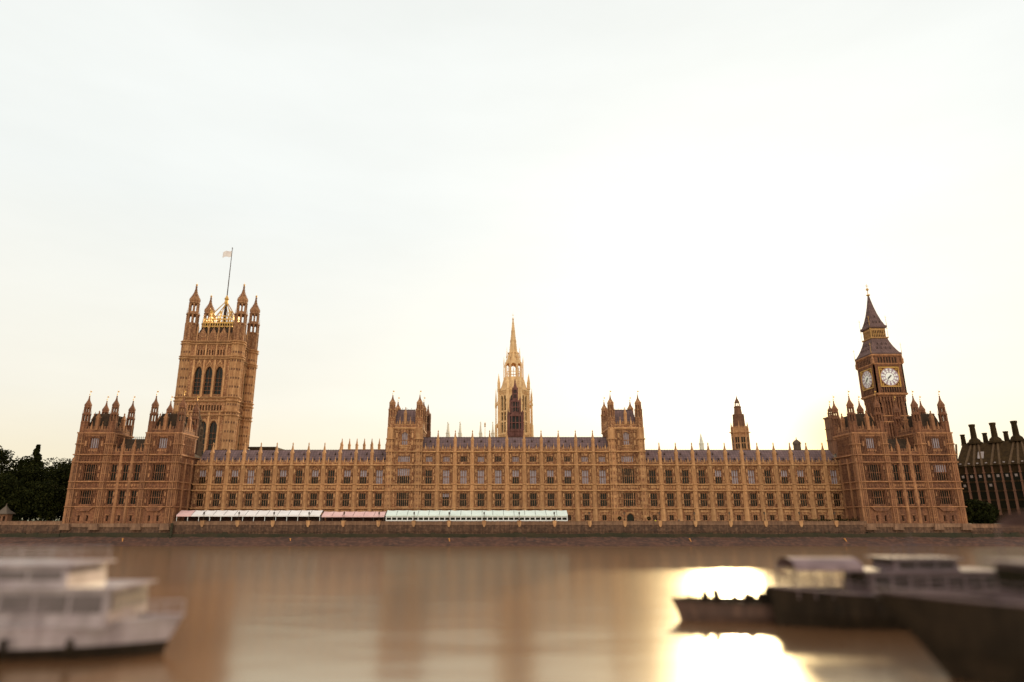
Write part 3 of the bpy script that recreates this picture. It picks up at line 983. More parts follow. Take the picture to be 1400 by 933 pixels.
def pavilion(label, x0, xs, mirror):
    """xs = widths (tower, centre, tower) from x0"""
    xa, xb, xc, xd = x0, x0 + xs[0], x0 + xs[0] + xs[1], x0 + sum(xs)
    y0, y1 = YP, YP + 11.5
    yb = YP + 24
    t = thing('palace_pavilion', label, 'palace pavilion', ((x0 + xd) / 2, y0, ZT))
    b = MB()
    b.box(xa, xb - 0.01, y0 + 0.7, yb, 2.5, 26.9)
    b.box(xc + 0.01, xd, y0 + 0.7, yb, 2.5, 26.9)
    b.box(xb - 0.01, xc + 0.01, y0 + 1.25, yb, 2.5, 26.9)
    for p, q in ((xa, xb), (xc, xd)):
        xm = (p + q) / 2
        b.box(p, q, y0 + 0.7, y1, 26.9, 35.0)
        hw = 2.05
        rows = [(6.9, 8.7, [(xm - 1.6, xm - 0.95, None), (xm + 0.95, xm + 1.6, None)]),
                (11.9, 16.2, [(xm - hw, xm + hw, None)]), (19.0, 24.1, [(xm - hw, xm + hw, None)]),
                (28.9, 32.3, [(xm - 1.35, xm + 1.35, None)])]
        skin(b, p, q, 2.5, 35.0, rows, y0, y0 + 0.7)
        for za, zb in ((11.5, 16.2), (18.9, 24.3)):
            bay_detail(b, p + 1.7, q - 1.7, xm - hw, xm + hw, za, zb, y0)
        for u, v in ((p + 1.7, xm - 1.5), (xm + 1.5, q - 1.7)):
            ribs(b, u, v, 27.4, 33.2, y0, 0.55, 0.16, 0.14)
            b.box((u + v) / 2 - 0.28, (u + v) / 2 + 0.28, y0 - 0.3, y0, 29.6, 31.2, 1)
        shields(b, p + 1.7, q - 1.7, 17.6, y0, 0.9, 0.75, 0)
        shields(b, xm - 1.5, xm + 1.5, 28.2, y0, 0.7, 0.6, 1)
        ribs(b, p + 1.6, q - 1.6, 24.9, 26.6, y0, 0.8, 0.14, 0.14, 0, False)
        b.plate([(xm - 2.9, 11.0), (xm + 2.9, 11.0), (xm + 1.7, 9.9), (xm - 1.7, 9.9)], y0 - 0.5, y0, 0)
        for sx in (-1.28, 1.28):
            pwin(t, xm + sx, y0 + 0.25, 6.9, 0.65, 1.8, 1, 0)
        pwin(t, xm, y0 + 0.25, 11.9, 2 * hw, 4.3, 6, 1)
        pwin(t, xm, y0 + 0.25, 19.0, 2 * hw, 5.1, 6, 1, None, 0.5 if random.random() < 0.4 else 0)
        pwin(t, xm, y0 + 0.25, 28.9, 2.7, 3.4, 4, 0, None, 0.985)
    cm = (xb + xc) / 2
    sp = (xc - xb) / 3
    cx = [xb + sp * (k + 0.5) for k in range(3)]
    rows = [(6.9, 8.7, [(x - 0.35, x + 0.35, None) for x in cx]), (11.9, 16.2, [(x - 0.85, x + 0.85, None) for x in cx]), (19.0, 24.1, [(x - 0.85, x + 0.85, None) for x in cx])]
    skin(b, xb, xc, 2.5, 26.9, rows, y0 + 0.5, y0 + 1.25)
    for k, x in enumerate(cx):
        pwin(t, x, y0 + 0.65, 6.9, 0.7, 1.8, 1, 0)
        pwin(t, x, y0 + 0.65, 11.9, 1.7, 4.3, 2, 1)
        pwin(t, x, y0 + 0.65, 19.0, 1.7, 5.1, 2, 1)
        for za, zb in ((11.5, 16.2), (18.9, 24.3)):
            bay_detail(b, x - sp / 2 + 0.4, x + sp / 2 - 0.4, x - 0.85, x + 0.85, za, zb, y0 + 0.5)
        ribs(b, x - sp / 2 + 0.4, x + sp / 2 - 0.4, 24.9, 26.6, y0 + 0.5, 0.6, 0.14, 0.14, 0, False)
        shields(b, x - sp / 2 + 0.4, x + sp / 2 - 0.4, 17.6, y0 + 0.5, 0.8, 0.7, 1)
        b.box(x - 0.6, x + 0.6, y0 + 0.3, y0 + 0.5, 8.75, 8.95, 1)
    # flank panelling on both ends and on the inner sides of the towers
    for sd_, u0, u1 in (('left', xa, xd), ('right', xa, xd)):
        mm, a, c, yy = face(b, sd_, u0, u1, y0, yb)
        b.M = mm
        n = 5
        for k in range(n):
            pa, pb = a + (c - a) * k / n + 0.6, a + (c - a) * (k + 1) / n - 0.6
            for za, zb in ((11.5, 16.2), (18.9, 24.3)):
                ribs(b, pa, pb, za, zb, yy, 0.75, 0.16, 0.18)
            b.box(pb + 0.25, pb + 0.95, yy - 0.5, yy + 0.1, 2.5, 26.0, 1)
        b.M = Matrix.Identity(4)
    for u0, u1 in ((xa, xb), (xc, xd)):
        for sd_ in ('left', 'right'):
            mm, a, c, yy = face(b, sd_, u0, u1, y0, y1)
            b.M = mm
            ribs(b, a + 1.6, c - 1.6, 27.6, 33.0, yy, 0.75, 0.14, 0.16)
            b.M = Matrix.Identity(4)
    part('wall', b, ['red_stone', 'red_pale'], t)
    s = MB()
    for z in (11.2, 16.55, 18.7, 24.6, 26.9):
        s.box(xa - 0.5, xd + 0.5, y0 - 0.1, yb + 0.2, z - 0.12, z + 0.18)
        s.box(xa - 0.52, xb + 0.2, y0 - 0.6, y0 + 2, z - 0.13, z + 0.19)
        s.box(xc - 0.2, xd + 0.52, y0 - 0.6, y0 + 2, z - 0.13, z + 0.19)
    for p, q in ((xa, xb), (xc, xd)):
        ring(s, p, q, y0, y1, 33.7, 0.4, 0.4)
        ring(s, p, q, y0, y1, 32.95, 0.22, 0.18)
    part('string_course', s, 'red_pale', t)
    f = MB()                                             # footing stones above the tide
    f.box(xa - 0.5, xd + 0.5, y0 - 0.45, y0 + 1, 2.0, 5.9)
    f.box(xa - 0.7, xd + 0.7, y0 - 0.65, y0 + 1, 5.2, 6.3, 1)
    for x in (xa + 1, xb - 1, xc + 1, xd - 1):
        f.plate([(x - 1.5, 4.4), (x + 1.5, 4.4), (x + 1.2, 6.2), (x - 1.2, 6.2)], y0 - 1.3, y0, 1)
    f.box(xa - 0.6, xd + 0.6, y0 - 0.7, y0 + 0.9, 1.2, 3.6, 2)
    part('footing', f, ['river_stone', 'coping', 'weed'], t)
    p_ = MB()
    battlement(p_, xb + 0.2, xc - 0.2, 27.04, 29.0, y0 + 0.42, y0 + 0.75, 0.85, 0, 1, 3)
    for p, q in ((xa, xb), (xc, xd)):
        battlement(p_, p + 1.5, q - 1.5, 33.9, 35.9, y0 - 0.05, y0 + 0.35, 0.85, 0, 1, 4)
        for sd_ in ('left', 'right'):
            mm, a, c, yy = face(p_, sd_, p, q, y0, y1)
            p_.M = mm
            battlement(p_, a + 1.4, c - 1.4, 33.9, 35.9, yy - 0.05, yy + 0.35, 0.85, 0, 1, 4)
            p_.M = Matrix.Identity(4)
    part('parapet', p_, ['red_stone', 'red_pale'], t)
    for p, q in ((xa, xb), (xc, xd)):
        steep_roof(t, p + 1.1, q - 1.1, y0 + 1.1, y1 - 1.1, 34.6, 40.0, 'roof_dark', 0.17)
        inst('pinnacle', pinnacle_mesh(6.2, 0.95, 0.62, 'red_pale'), t, ((p + q) / 2, y0 + 0.1, 34.6))
        inst('pinnacle', pinnacle_mesh(6.2, 0.95, 0.62, 'red_pale'), t, (p + 0.4, (y0 + y1) / 2, 34.6))
        inst('pinnacle', pinnacle_mesh(6.2, 0.95, 0.62, 'red_pale'), t, (q - 0.4, (y0 + y1) / 2, 34.6))
        for x in (p + 0.9, q - 0.9):
            for y in (y0 + 0.9, y1 - 0.9):
                turret(t, x, y, (33.6, 37.4, 39.5, 40.3, 41.7, 45.7), 1.15, 'red_stone')
            bb = MB()
            bb.prism(x, y0 + 0.9, 5.5, 33.5, 1.42)
            for i in range(8):
                a = PI / 8 + i * PI / 4
                bb.prism(x + 1.40 * math.cos(a), y0 + 0.9 + 1.40 * math.sin(a), 5.5, 33.4, 0.17, n=4, m=1)
                c_ = a + PI / 8
                bb.M = Matrix.Translation((x + 1.29 * math.cos(c_), y0 + 0.9 + 1.29 * math.sin(c_), 0)) @ Matrix.Rotation(c_ + PI / 2, 4, 'Z')
                bb.box(-0.07, 0.07, -0.14, 0.1, 6, 33.3, 1)
                z = 8.0
                while z < 33:
                    bb.box(-0.5, 0.5, -0.10, 0.06, z, z + 0.2, 1)
                    z += 2.6
                bb.M = Matrix.Identity(4)
            for z in (11.2, 16.55, 18.7, 24.6, 26.9, 30.2):
                bb.prism(x, y0 + 0.9, z - 0.14, z + 0.20, 1.85, m=1)
            part('corner_pier', bb, ['red_stone', 'red_pale'], t)
    for x in (xb + sp, xb + 2 * sp):
        bb = MB()
        bb.prism(x, y0 + 0.5, 5.5, 26.8, 0.55)
        part('buttress', bb, 'red_pale', t)
        inst('pinnacle', pinnacle_mesh(5.2, 0.8, 0.5, 'red_pale'), t, (x, y0 + 0.5, 26.9))
    r = MB()
    slope_roof(r, xb - 0.3, xc + 0.3, y0 + 1.2, y0 + 7, 27.2, 32.6, y0 + 12.5, 27.0)
    part('roof', r, 'roof_dark', t)
    r = MB()
    r.add([(xa + 1, y1 + 0.2, 27.0), (xd - 1, y1 + 0.2, 27.0), (xd - 1, yb - 0.5, 27.0), (xa + 1, yb - 0.5, 27.0), (xa + 6, y1 + 6, 30.5), (xd - 6, y1 + 6, 30.5)],
          [(0, 1, 5, 4), (1, 2, 5), (2, 3, 4, 5), (3, 0, 4), (3, 2, 1, 0)])
    part('roof', r, 'roof_dark', t)
    c = MB()
    for k in range(int((xc - xb) / 0.6)):
        c.box(xb + 0.6 * k, xb + 0.6 * k + 0.09, y0 + 6.95, y0 + 7.05, 32.5, 33.4)
    c.box(xb, xc, y0 + 6.96, y0 + 7.04, 32.9, 33.0)
    part('ridge_cresting', c, 'iron', t)
    if not mirror:
        c = MB()
        c.box(xc - 2.6, xc - 0.9, y0 + 6.2, y0 + 7.8, 31.5, 34.4)
        c.box(xc - 2.8, xc - 0.7, y0 + 6.0, y0 + 8.0, 33.8, 34.1)
        part('chimney', c, 'dark_stone', t)
    return t

pavilion('end pavilion with two turreted towers beside the dark garden trees', -130.2, (10.6, 10.8, 10.6), False)
pavilion('end pavilion with two turreted towers standing before the clock tower', 112.7, (10.3, 10.2, 10.3), True)

# ------------------------------------------------------------------ great square tower with the flag
VX, VY = -128.3, 298.5
t = thing('great_square_tower', 'massive square tower with four onion capped turrets, gilded crown and flagpole', 'tower', (VX, VY, ZT))
GREAT = t
b = MB()
vx0, vx1, vy0, vy1 = VX - 11.0, VX + 11.0, 288.3, 308.0
b.box(vx0 + 0.95, vx1 - 0.95, vy0 + 0.95, vy1, ZT, 85.0)
for sd_ in ('front', 'right'):
    mm, a, c, yy = face(b, sd_, vx0, vx1, vy0, vy1)
    b.M = mm
    m0 = (a + c) / 2
    a, c = a + 2.0, c - 2.0
    ax = [m0 - 4.7, m0, m0 + 4.7]
    sm = [m0 + (k - 5.5) * 1.28 for k in range(12)]
    op1 = [(x - 1.65, x + 1.65, 46.4) for x in ax]
    op2 = [(x - 1.65, x + 1.65, 70.4) for x in ax]
    so_ = [(x - 0.33, x + 0.33, None) for x in sm]
    skin(b, a, c, ZT, 85.0, [(34.0, 49.2, op1), (53.9, 56.3, so_), (61.2, 73.9, op2), (79.2, 81.7, so_)], yy, yy + 0.95)
    b.box(a, c, yy + 0.75, yy + 0.95, 53.9, 56.3, 2)
    b.box(a, c, yy + 0.75, yy + 0.95, 79.2, 81.7, 2)
    for x in (m0 - 7.05, m0 - 2.35, m0 + 2.35, m0 + 7.05):
        b.box(x - 0.42, x + 0.42, yy - 0.35, yy + 0.02, 34, 53, 1)
        b.box(x - 0.42, x + 0.42, yy - 0.35, yy + 0.02, 60, 77, 1)
        b.box(x - 0.3, x + 0.3, yy - 0.3, yy + 0.02, 78.6, 84.3, 1)
    for x in ax:
        for zs, zt in ((46.4, 49.3), (70.4, 74.0)):
            pts = arch_pts(x - 1.95, x + 1.95, zs, zt + 0.5)
            for (xa, za), (xb, zb) in zip(pts, pts[1:]):
                b.tube((xa, yy - 0.12, za), (xb, yy - 0.12, zb), 0.2, n=4, m=1)
        b.plate([(x - 1.6, 73.6), (x, 77.2), (x + 1.6, 73.6), (x, 76.0)], yy - 0.3, yy, 1)
        ribs(b, x - 1.9, x + 1.9, 74.5, 77.3, yy, 0.6, 0.14, 0.13, 0, False)
        ribs(b, x - 1.9, x + 1.9, 50.0, 51.6, yy, 0.6, 0.14, 0.13, 0, False)
        for q in (-1, 1):
            ribs(b, x + q * 1.78 - 0.1, x + q * 1.78 + 0.1, 61, 70, yy, 0.3, 0.1, 0.1)
    ribs(b, a, c, 59.9, 61.1, yy, 0.7, 0.14, 0.14, 0, False)
    ribs(b, a, c, 82.2, 84.3, yy, 0.8, 0.14, 0.14, 0, False)
b.M = Matrix.Identity(4)
part('wall', b, ['stone', 'pale', 'roof_dark'], t)
m0 = VX
for x in (m0 - 4.7, m0, m0 + 4.7):
    window(t, x, vy0 + 0.5, 34.0, 3.3, 15.2, 2, 4, 12.4, 0, 0, 'red_stone')
    window(t, x, vy0 + 0.5, 61.2, 3.3, 12.7, 2, 4, 9.2, 0, 0, 'red_stone')
for y in (298.15 - 4.7, 298.15, 298.15 + 4.7):
    window(t, vx1 - 0.5, y, 34.0, 3.3, 15.2, 2, 4, 12.4, 0, PI / 2, 'red_stone')
    window(t, vx1 - 0.5, y, 61.2, 3.3, 12.7, 2, 4, 9.2, 0, PI / 2, 'red_stone')
s = MB()
for z in (51.8, 53.4, 58.2, 59.8, 77.6, 78.6, 84.5, 85.6):
    ring(s, vx0, vx1, vy0, vy1, z, 0.40, 0.65)
part('string_course', s, 'pale', t)
p = MB()
for sd_ in ('front', 'right', 'left'):
    mm, a, c, yy = face(p, sd_, vx0, vx1, vy0, vy1)
    p.M = mm
    m0 = (a + c) / 2
    p.box(a + 2, c - 2, yy, yy + 0.5, 85.7, 87.4)
    ribs(p, a + 2.4, c - 2.4, 85.9, 89.6, yy + 0.2, 0.55, 0.2, 0.17, 0, True)
    for x in (m0 - 4.7, m0, m0 + 4.7):
        p.plate([(x - 1.7, 87.4), (x + 1.7, 87.4), (x + 1.7, 88.6), (x, 92.2), (x - 1.7, 88.6)], yy - 0.1, yy + 0.3, 0)
        p.box(x - 0.1, x + 0.1, yy, yy + 0.2, 92, 93.6, 1)
    for x in (m0 - 7.2, m0 - 2.35, m0 + 2.35, m0 + 7.2):
        p.box(x - 0.28, x + 0.28, yy - 0.1, yy + 0.4, 85.7, 91.6, 1)
        p.sq(x, yy + 0.15, [(0.34, 91.6), (0.05, 94.0)], 1)
p.M = Matrix.Identity(4)
part('parapet', p, ['stone', 'pale'], t)
for (x, y) in ((VX - 11.2, 290.2), (VX + 11.1, 290.2), (VX - 11.2, 306.5), (VX + 11.1, 306.5)):
    bb = MB()
    bb.prism(x, y, ZT, 85.4, 3.05)
    for i in range(8):
        a = PI / 8 + i * PI / 4
        ca, sa = math.cos(a), math.sin(a)
        bb.prism(x + 3.05 * ca, y + 3.05 * sa, ZT, 85.2, 0.24, n=4)
        c_ = a + PI / 8
        sv = bb.M
        bb.M = Matrix.Translation((x + 2.82 * math.cos(c_), y + 2.82 * math.sin(c_), 0)) @ Matrix.Rotation(c_ + PI / 2, 4, 'Z')
        bb.box(-0.12, 0.12, -0.16, 0.1, 30, 84.5)
        z = 33.0
        while z < 83.5:                                  # panel heads up the turret
            bb.box(-1.05, 1.05, -0.12, 0.05, z, z + 0.22)
            for q in (-0.58, 0.58):
                bb.box(q - 0.36, q + 0.36, -0.03, 0.04, z - 0.95, z - 0.02, 1)
            z += 4.0
        bb.M = sv
    for z in (51.8, 53.4, 58.2, 59.8, 77.6, 78.6, 84.5, 85.6):
        bb.prism(x, y, z - 0.18, z + 0.22, 3.75)
        bb.prism(x, y, z - 0.5, z - 0.18, 3.35)
    part('corner_pier', bb, ['pale', 'dark_stone'], t)
    turret(t, x, y, (85.2, 94.6, 98.6, 100.2, 104.0, 113.0), 2.6, 'stone', None, 0.5)
b = MB()
b.add([(vx0 + 1.5, vy0 + 1.5, 86), (vx1 - 1.5, vy0 + 1.5, 86), (vx1 - 1.5, vy1 - 1.5, 86), (vx0 + 1.5, vy1 - 1.5, 86),
       (vx0 + 4.5, vy0 + 4.5, 95.5), (vx1 - 4.5, vy0 + 4.5, 95.5), (vx1 - 4.5, vy1 - 4.5, 95.5), (vx0 + 4.5, vy1 - 4.5, 95.5)],
      [(0, 1, 5, 4), (1, 2, 6, 5), (2, 3, 7, 6), (3, 0, 4, 7), (4, 5, 6, 7)])
part('roof', b, 'roof_dark', t)
g = MB()                                                 # gilded railing and open crown
for k in range(4):
    g.M = Matrix.Translation((VX, VY, 0)) @ Matrix.Rotation(k * PI / 2, 4, 'Z')
    hw = 6.8
    g.box(-hw, hw, -hw - 0.12, -hw + 0.12, 95.2, 95.7)
    g.box(-hw, hw, -hw - 0.12, -hw + 0.12, 97.0, 97.5)
    g.box(-hw, hw, -hw - 0.05, -hw + 0.05, 93.6, 94.0)
    for i in range(13):
        x = -hw + 2 * hw * i / 12
        g.box(x - 0.14, x + 0.14, -hw - 0.1, -hw + 0.1, 93.2, 98.0 + (1.2 if i % 4 == 0 else 0))
    for x in (-4.2, 0, 4.2):
        g.box(x - 0.16, x + 0.16, -5.0, -4.7, 96, 101.5)
        g.plate([(x - 1.3, 99.5), (x, 102.4), (x + 1.3, 99.5), (x, 101.4)], -5.0, -4.8)
    g.box(-5, 5, -5.05, -4.75, 99.1, 99.5)
    g.tube((-5, -5, 99), (0, 0, 108.4), 0.28, 0.2, 6)
    g.tube((0, -5, 99.5), (0, 0, 107), 0.2, 0.15, 6)
    g.prism(-5, -5, 95, 103.2, 0.22, 0.04, n=4)
g.M = Matrix.Identity(4)
g.lathe(VX, VY, [(0.5, 106.4), (0.9, 107.6), (0.7, 108.8), (1.1, 109.4), (0.5, 110.6), (0.3, 111.2)], 8)
part('gilded_crown', g, 'gold', t)
g = MB()
g.prism(VX, VY, 95, 107.5, 1.0, 0.45)
g.tube((VX, VY, 107), (VX, VY, 135.6), 0.27, 0.15, 8)
g.lathe(VX, VY, [(0.05, 135.4), (0.32, 135.7), (0.05, 136.2)], 8)
part('flagpole', g, 'iron', t)
b = MB()                                                 # flag streaming to one side
nx_, nz_ = 14, 5
for i in range(nx_ + 1):
    for k in range(nz_ + 1):
        u = i / nx_
        b.v.append((VX - 0.2 - 4.3 * u, VY + 0.45 * math.sin(u * 7) * (0.3 + u), 134.4 - 3.0 * k / nz_ - 0.5 * u - 0.15 * math.sin(u * 9)))
for i in range(nx_):
    for k in range(nz_):
        a = i * (nz_ + 1) + k
        b.f.append((a, a + nz_ + 1, a + nz_ + 2, a + 1))
        b.mi.append(0)
fl = part('flag', b, 'flag_cloth')
tag(fl, 'pale cloth flag flying from the pole on the great square tower', 'flag')
sm_ = fl.modifiers.new('thickness', 'SOLIDIFY')
sm_.thickness = 0.03

# ------------------------------------------------------------------ clock tower
CX, CY = 160.6, 266.0
t = thing('clock_tower', 'tall clock tower with white round dials and a steep tiered spire', 'clock tower', (CX, CY, ZT))
b = MB()
hw = 5.3
b.box(CX - hw + 0.4, CX + hw - 0.4, CY - hw + 0.4, CY + hw - 0.4, ZT, 56)
hs = 5.85
b.box(CX - hs + 0.3, CX + hs - 0.3, CY - hs + 0.3, CY + hs - 0.3, 55, 72.4)
for k in (0, -1, 1):
    b.M = Matrix.Translation((CX, CY, 0)) @ Matrix.Rotation(k * PI / 2, 4, 'Z')
    for z0_, z1_ in ((ZT, 30.0), (30.4, 44.8), (47.6, 54.2)):
        ribs(b, -3.4, 3.4, z0_, z1_, -hw + 0.4, 1.13, 0.42, 0.34, 0, False)
        for i in range(6):
            x = -3.4 + 6.8 * (i + 0.5) / 6
            if i % 2:
                b.box(x - 0.16, x + 0.16, -hw + 0.32, -hw + 0.45, z0_ + 0.8, z1_ - 1.2, 2)
    ribs(b, -3.4, 3.4, 45.2, 47.2, -hw + 0.4, 0.68, 0.35, 0.2, 0, False)
    for s_ in (-1, 1):
        b.box(min(s_ * 3.5, s_ * hw), max(s_ * 3.5, s_ * hw), -hw, -hw + 0.6, ZT, 54.5, 0)
        for z in range(12, 54, 3):
            b.box(s_ * 4.4 - 0.5, s_ * 4.4 + 0.5, -hw - 0.1, -hw + 0.05, z, z + 0.2, 1)
    for i in range(9):                                   # corbel table
        x = -hw + 0.5 + (2 * hw - 1) * i / 8
        b.box(x - 0.3, x + 0.3, -hw - 0.35, -hw + 0.4, 53.2, 55.4)
        b.plate([(x - 0.3, 53.2), (x + 0.3, 53.2), (x, 52.4)], -hw - 0.15, -hw + 0.4)
    # small openings under the dial
    for i in range(9):
        x = -3.9 + 7.8 * i / 8
        b.box(x - 0.17, x + 0.17, -hs - 0.05, -hs + 0.35, 57.0, 59.0, 0)
    b.box(-3.9, 3.9, -hs + 0.2, -hs + 0.32, 57.0, 59.0, 2)
    b.box(-4.1, 4.1, -hs - 0.15, -hs + 0.3, 59.0, 59.5)
    b.box(-4.4, 4.4, -hs - 0.1, -hs + 0.31, 67.6, 68.6)
    for s_ in (-1, 1):                                   # corner piers of the clock stage
        b.box(min(s_ * 4.25, s_ * (hs + 0.1)), max(s_ * 4.25, s_ * (hs + 0.1)), -hs - 0.1, -hs + 0.4, 56.2, 68.6, 0)
        b.box(s_ * 5.05 - 0.25, s_ * 5.05 + 0.25, -hs - 0.2, -hs, 57, 68, 0)
        b.box(min(s_ * 4.0, s_ * hs), max(s_ * 4.0, s_ * hs), -hs + 0.02, -hs + 0.4, 68.6, 72.2, 0)
    for i in range(8):                                   # belfry openings
        x = -4.0 + 8.0 * i / 7
        b.box(x - 0.24, x + 0.24, -hs - 0.02, -hs + 0.35, 68.7, 72.0, 0)
    b.box(-4.0, 4.0, -hs + 0.15, -hs + 0.31, 69.0, 71.4, 2)
    b.box(-4.0, 4.0, -hs, -hs + 0.31, 71.4, 72.3)
b.M = Matrix.Identity(4)
part('wall', b, ['red_stone', 'red_pale', 'roof_dark'], t)
s = MB()
for z, o_ in ((30.2, 0.25), (45.0, 0.3), (47.4, 0.3)):
    ring(s, CX - hw, CX + hw, CY - hw, CY + hw, z, 0.3, o_)
ring(s, CX - hs, CX + hs, CY - hs, CY + hs, 56.3, 0.5, 0.35)
ring(s, CX - hs, CX + hs, CY - hs, CY + hs, 68.7, 0.35, 0.35)
ring(s, CX - hs, CX + hs, CY - hs, CY + hs, 72.4, 0.5, 0.4)
part('string_course', s, 'red_pale', t)
for k in (0, -1, 1):
    T_ = Matrix.Translation((CX, CY, 0)) @ Matrix.Rotation(k * PI / 2, 4, 'Z')
    zc, yd = 63.2, -hs - 0.02
    d = MB()
    d.M = T_
    pts = [(3.55 * math.cos(i * PI / 24), zc + 3.55 * math.sin(i * PI / 24)) for i in range(48)]
    d.plate(pts, yd, yd + 0.25)
    do = part('clock_dial', d, 'dial', t)
    r_ = MB()
    r_.M = T_
    def annulus(r0, r1, ya, yb_):
        for i in range(48):
            a, c = i * PI / 24, (i + 1) * PI / 24
            r_.plate([(r0 * math.cos(a), zc + r0 * math.sin(a)), (r1 * math.cos(a), zc + r1 * math.sin(a)), (r1 * math.cos(c), zc + r1 * math.sin(c)), (r0 * math.cos(c), zc + r0 * math.sin(c))], ya, yb_)
    annulus(3.38, 3.62, yd - 0.12, yd + 0.05)
    annulus(2.62, 2.74, yd - 0.07, yd + 0.05)
    annulus(1.72, 1.86, yd - 0.07, yd + 0.05)
    for i in range(12):
        a = i * PI / 6
        for r0, r1, w_ in ((1.8, 2.7, 0.17), (2.68, 3.4, 0.30)):
            ca, sa = math.cos(a), math.sin(a)
            r_.plate([(r0 * ca - w_ * sa, zc + r0 * sa + w_ * ca), (r0 * ca + w_ * sa, zc + r0 * sa - w_ * ca), (r1 * ca + w_ * sa, zc + r1 * sa - w_ * ca), (r1 * ca - w_ * sa, zc + r1 * sa + w_ * ca)], yd - 0.09, yd + 0.05)
        for q in (-0.17, 0.17):                          # minute track
            a2 = a + PI / 12 + q
            ca, sa = math.cos(a2), math.sin(a2)
            r_.plate([(2.74 * ca - 0.07 * sa, zc + 2.74 * sa + 0.07 * ca), (2.74 * ca + 0.07 * sa, zc + 2.74 * sa - 0.07 * ca), (3.4 * ca + 0.07 * sa, zc + 3.4 * sa - 0.07 * ca), (3.4 * ca - 0.07 * sa, zc + 3.4 * sa + 0.07 * ca)], yd - 0.06, yd + 0.05)
    part('dial_ring', r_, 'dial_ring', do)
    for ln, wd_, ang, nm in ((2.5, 0.06, 216, 'minute_hand'), (1.3, 0.22, 228, 'hour_hand')):
        h_ = MB()
        h_.M = T_ @ Matrix.Translation((0, 0, zc)) @ Matrix.Rotation(R(ang), 4, 'Y')
        yo = -0.2 if nm == 'minute_hand' else -0.14
        h_.plate([(-wd_, -0.9), (wd_, -0.9), (wd_ * 1.3, 0.5), (0.05, ln), (-0.05, ln), (-wd_ * 1.3, 0.5)], yd + yo - 0.04, yd + yo)
        part(nm, h_, 'dial_hand', do)
    g = MB()
    g.M = T_
    for q in (4.05, 3.80):
        th = 0.09
        g.box(-q - th, q + th, yd - 0.14, yd + 0.3, zc + q - th, zc + q + th)
        g.box(-q - th, q + th, yd - 0.14, yd + 0.3, zc - q - th, zc - q + th)
        g.box(-q - th, -q + th, yd - 0.13, yd + 0.3, zc - q + th, zc + q - th)
        g.box(q - th, q + th, yd - 0.13, yd + 0.3, zc - q + th, zc + q - th)
    for sx in (-1, 1):
        for sz in (-1, 1):
            g.lathe(sx * 3.05, yd, [(0.0, zc + sz * 3.05)], 3) if False else g.box(sx * 3.1 - 0.42, sx * 3.1 + 0.42, yd - 0.06, yd + 0.2, zc + sz * 3.1 - 0.1, zc + sz * 3.1 + 0.1)
            g.box(sx * 3.1 - 0.1, sx * 3.1 + 0.1, yd - 0.07, yd + 0.2, zc + sz * 3.1 - 0.42, zc + sz * 3.1 + 0.42)
    for i in range(48):
        a, c = i * PI / 24, (i + 1) * PI / 24
        g.plate([(3.64 * math.cos(a), zc + 3.64 * math.sin(a)), (3.76 * math.cos(a), zc + 3.76 * math.sin(a)), (3.76 * math.cos(c), zc + 3.76 * math.sin(c)), (3.64 * math.cos(c), zc + 3.64 * math.sin(c))], yd - 0.11, yd + 0.05)
    part('dial_surround', g, 'gold', t)
r = MB()
r.sq(CX, CY, [(6.25, 72.6), (6.35, 73.1), (5.75, 73.6), (5.0, 75.0), (4.25, 76.8), (3.65, 78.6), (3.3, 80.0)])
part('roof', r, 'clockroof', t)
for k in (0, -1, 1):
    for z, n, hwz in ((75.2, 4, 4.92), (77.2, 3, 4.10)):
        for i in range(n):
            x = (i - (n - 1) / 2) * 1.75
            v = Matrix.Translation((CX, CY, 0)) @ Matrix.Rotation(k * PI / 2, 4, 'Z') @ Vector((x, -hwz - 0.02, z))
            inst('dormer', dormer_mesh(), t, v, k * PI / 2)
g = MB()
g.sq(CX, CY, [(3.35, 80.0), (3.6, 80.2), (3.6, 80.6), (3.2, 80.7)])
for k in range(4):
    g.M = Matrix.Translation((CX, CY, 0)) @ Matrix.Rotation(k * PI / 2, 4, 'Z')
    for i in range(9):
        x = -2.85 + 5.7 * i / 8
        g.box(x - 0.13, x + 0.13, -3.0, -2.72, 80.6, 84.2)
    g.box(-3.02, 3.02, -3.04, -2.7, 83.6, 84.6)
    g.box(-3.0, 3.0, -3.03, -2.7, 81.9, 82.1)
g.M = Matrix.Identity(4)
part('lantern', g, 'ochre', t)
g = MB()
g.sq(CX, CY, [(2.4, 80.6), (2.4, 84.4)])
part('lantern_core', g, 'roof_dark', t)
r = MB()
r.sq(CX, CY, [(3.3, 84.5), (3.65, 84.9), (3.65, 85.5), (3.1, 86.0), (2.35, 88.2), (1.6, 91.2), (0.95, 94.6), (0.45, 98.0), (0.22, 99.8)])
part('spire', r, 'clockroof', t)
for k in (0, -1):
    for z, n, hwz in ((87.0, 3, 2.75), (89.6, 1, 2.0)):
        for i in range(n):
            x = (i - (n - 1) / 2) * 1.4
            v = Matrix.Translation((CX, CY, 0)) @ Matrix.Rotation(k * PI / 2, 4, 'Z') @ Vector((x, -hwz - 0.05, z))
            inst('dormer', dormer_mesh(), t, v, k * PI / 2)
g = MB()
g.lathe(CX, CY, [(0.2, 99.6), (0.75, 100.0), (0.75, 100.3), (0.15, 100.5), (0.12, 102.0), (0.55, 102.4), (0.55, 102.9), (0.10, 103.3), (0.06, 105.2)], 8)
g.box(CX - 0.6, CX + 0.6, CY - 0.06, CY + 0.06, 104.2, 104.4)
part('finial', g, 'gold', t)
pm = MB()
pm.sq(0, 0, [(0.42, 0), (0.42, 1.6), (0.55, 1.7), (0.3, 2.0), (0.06, 4.6)])
pm.box(-0.35, 0.35, -0.04, 0.04, 4.1, 4.25)
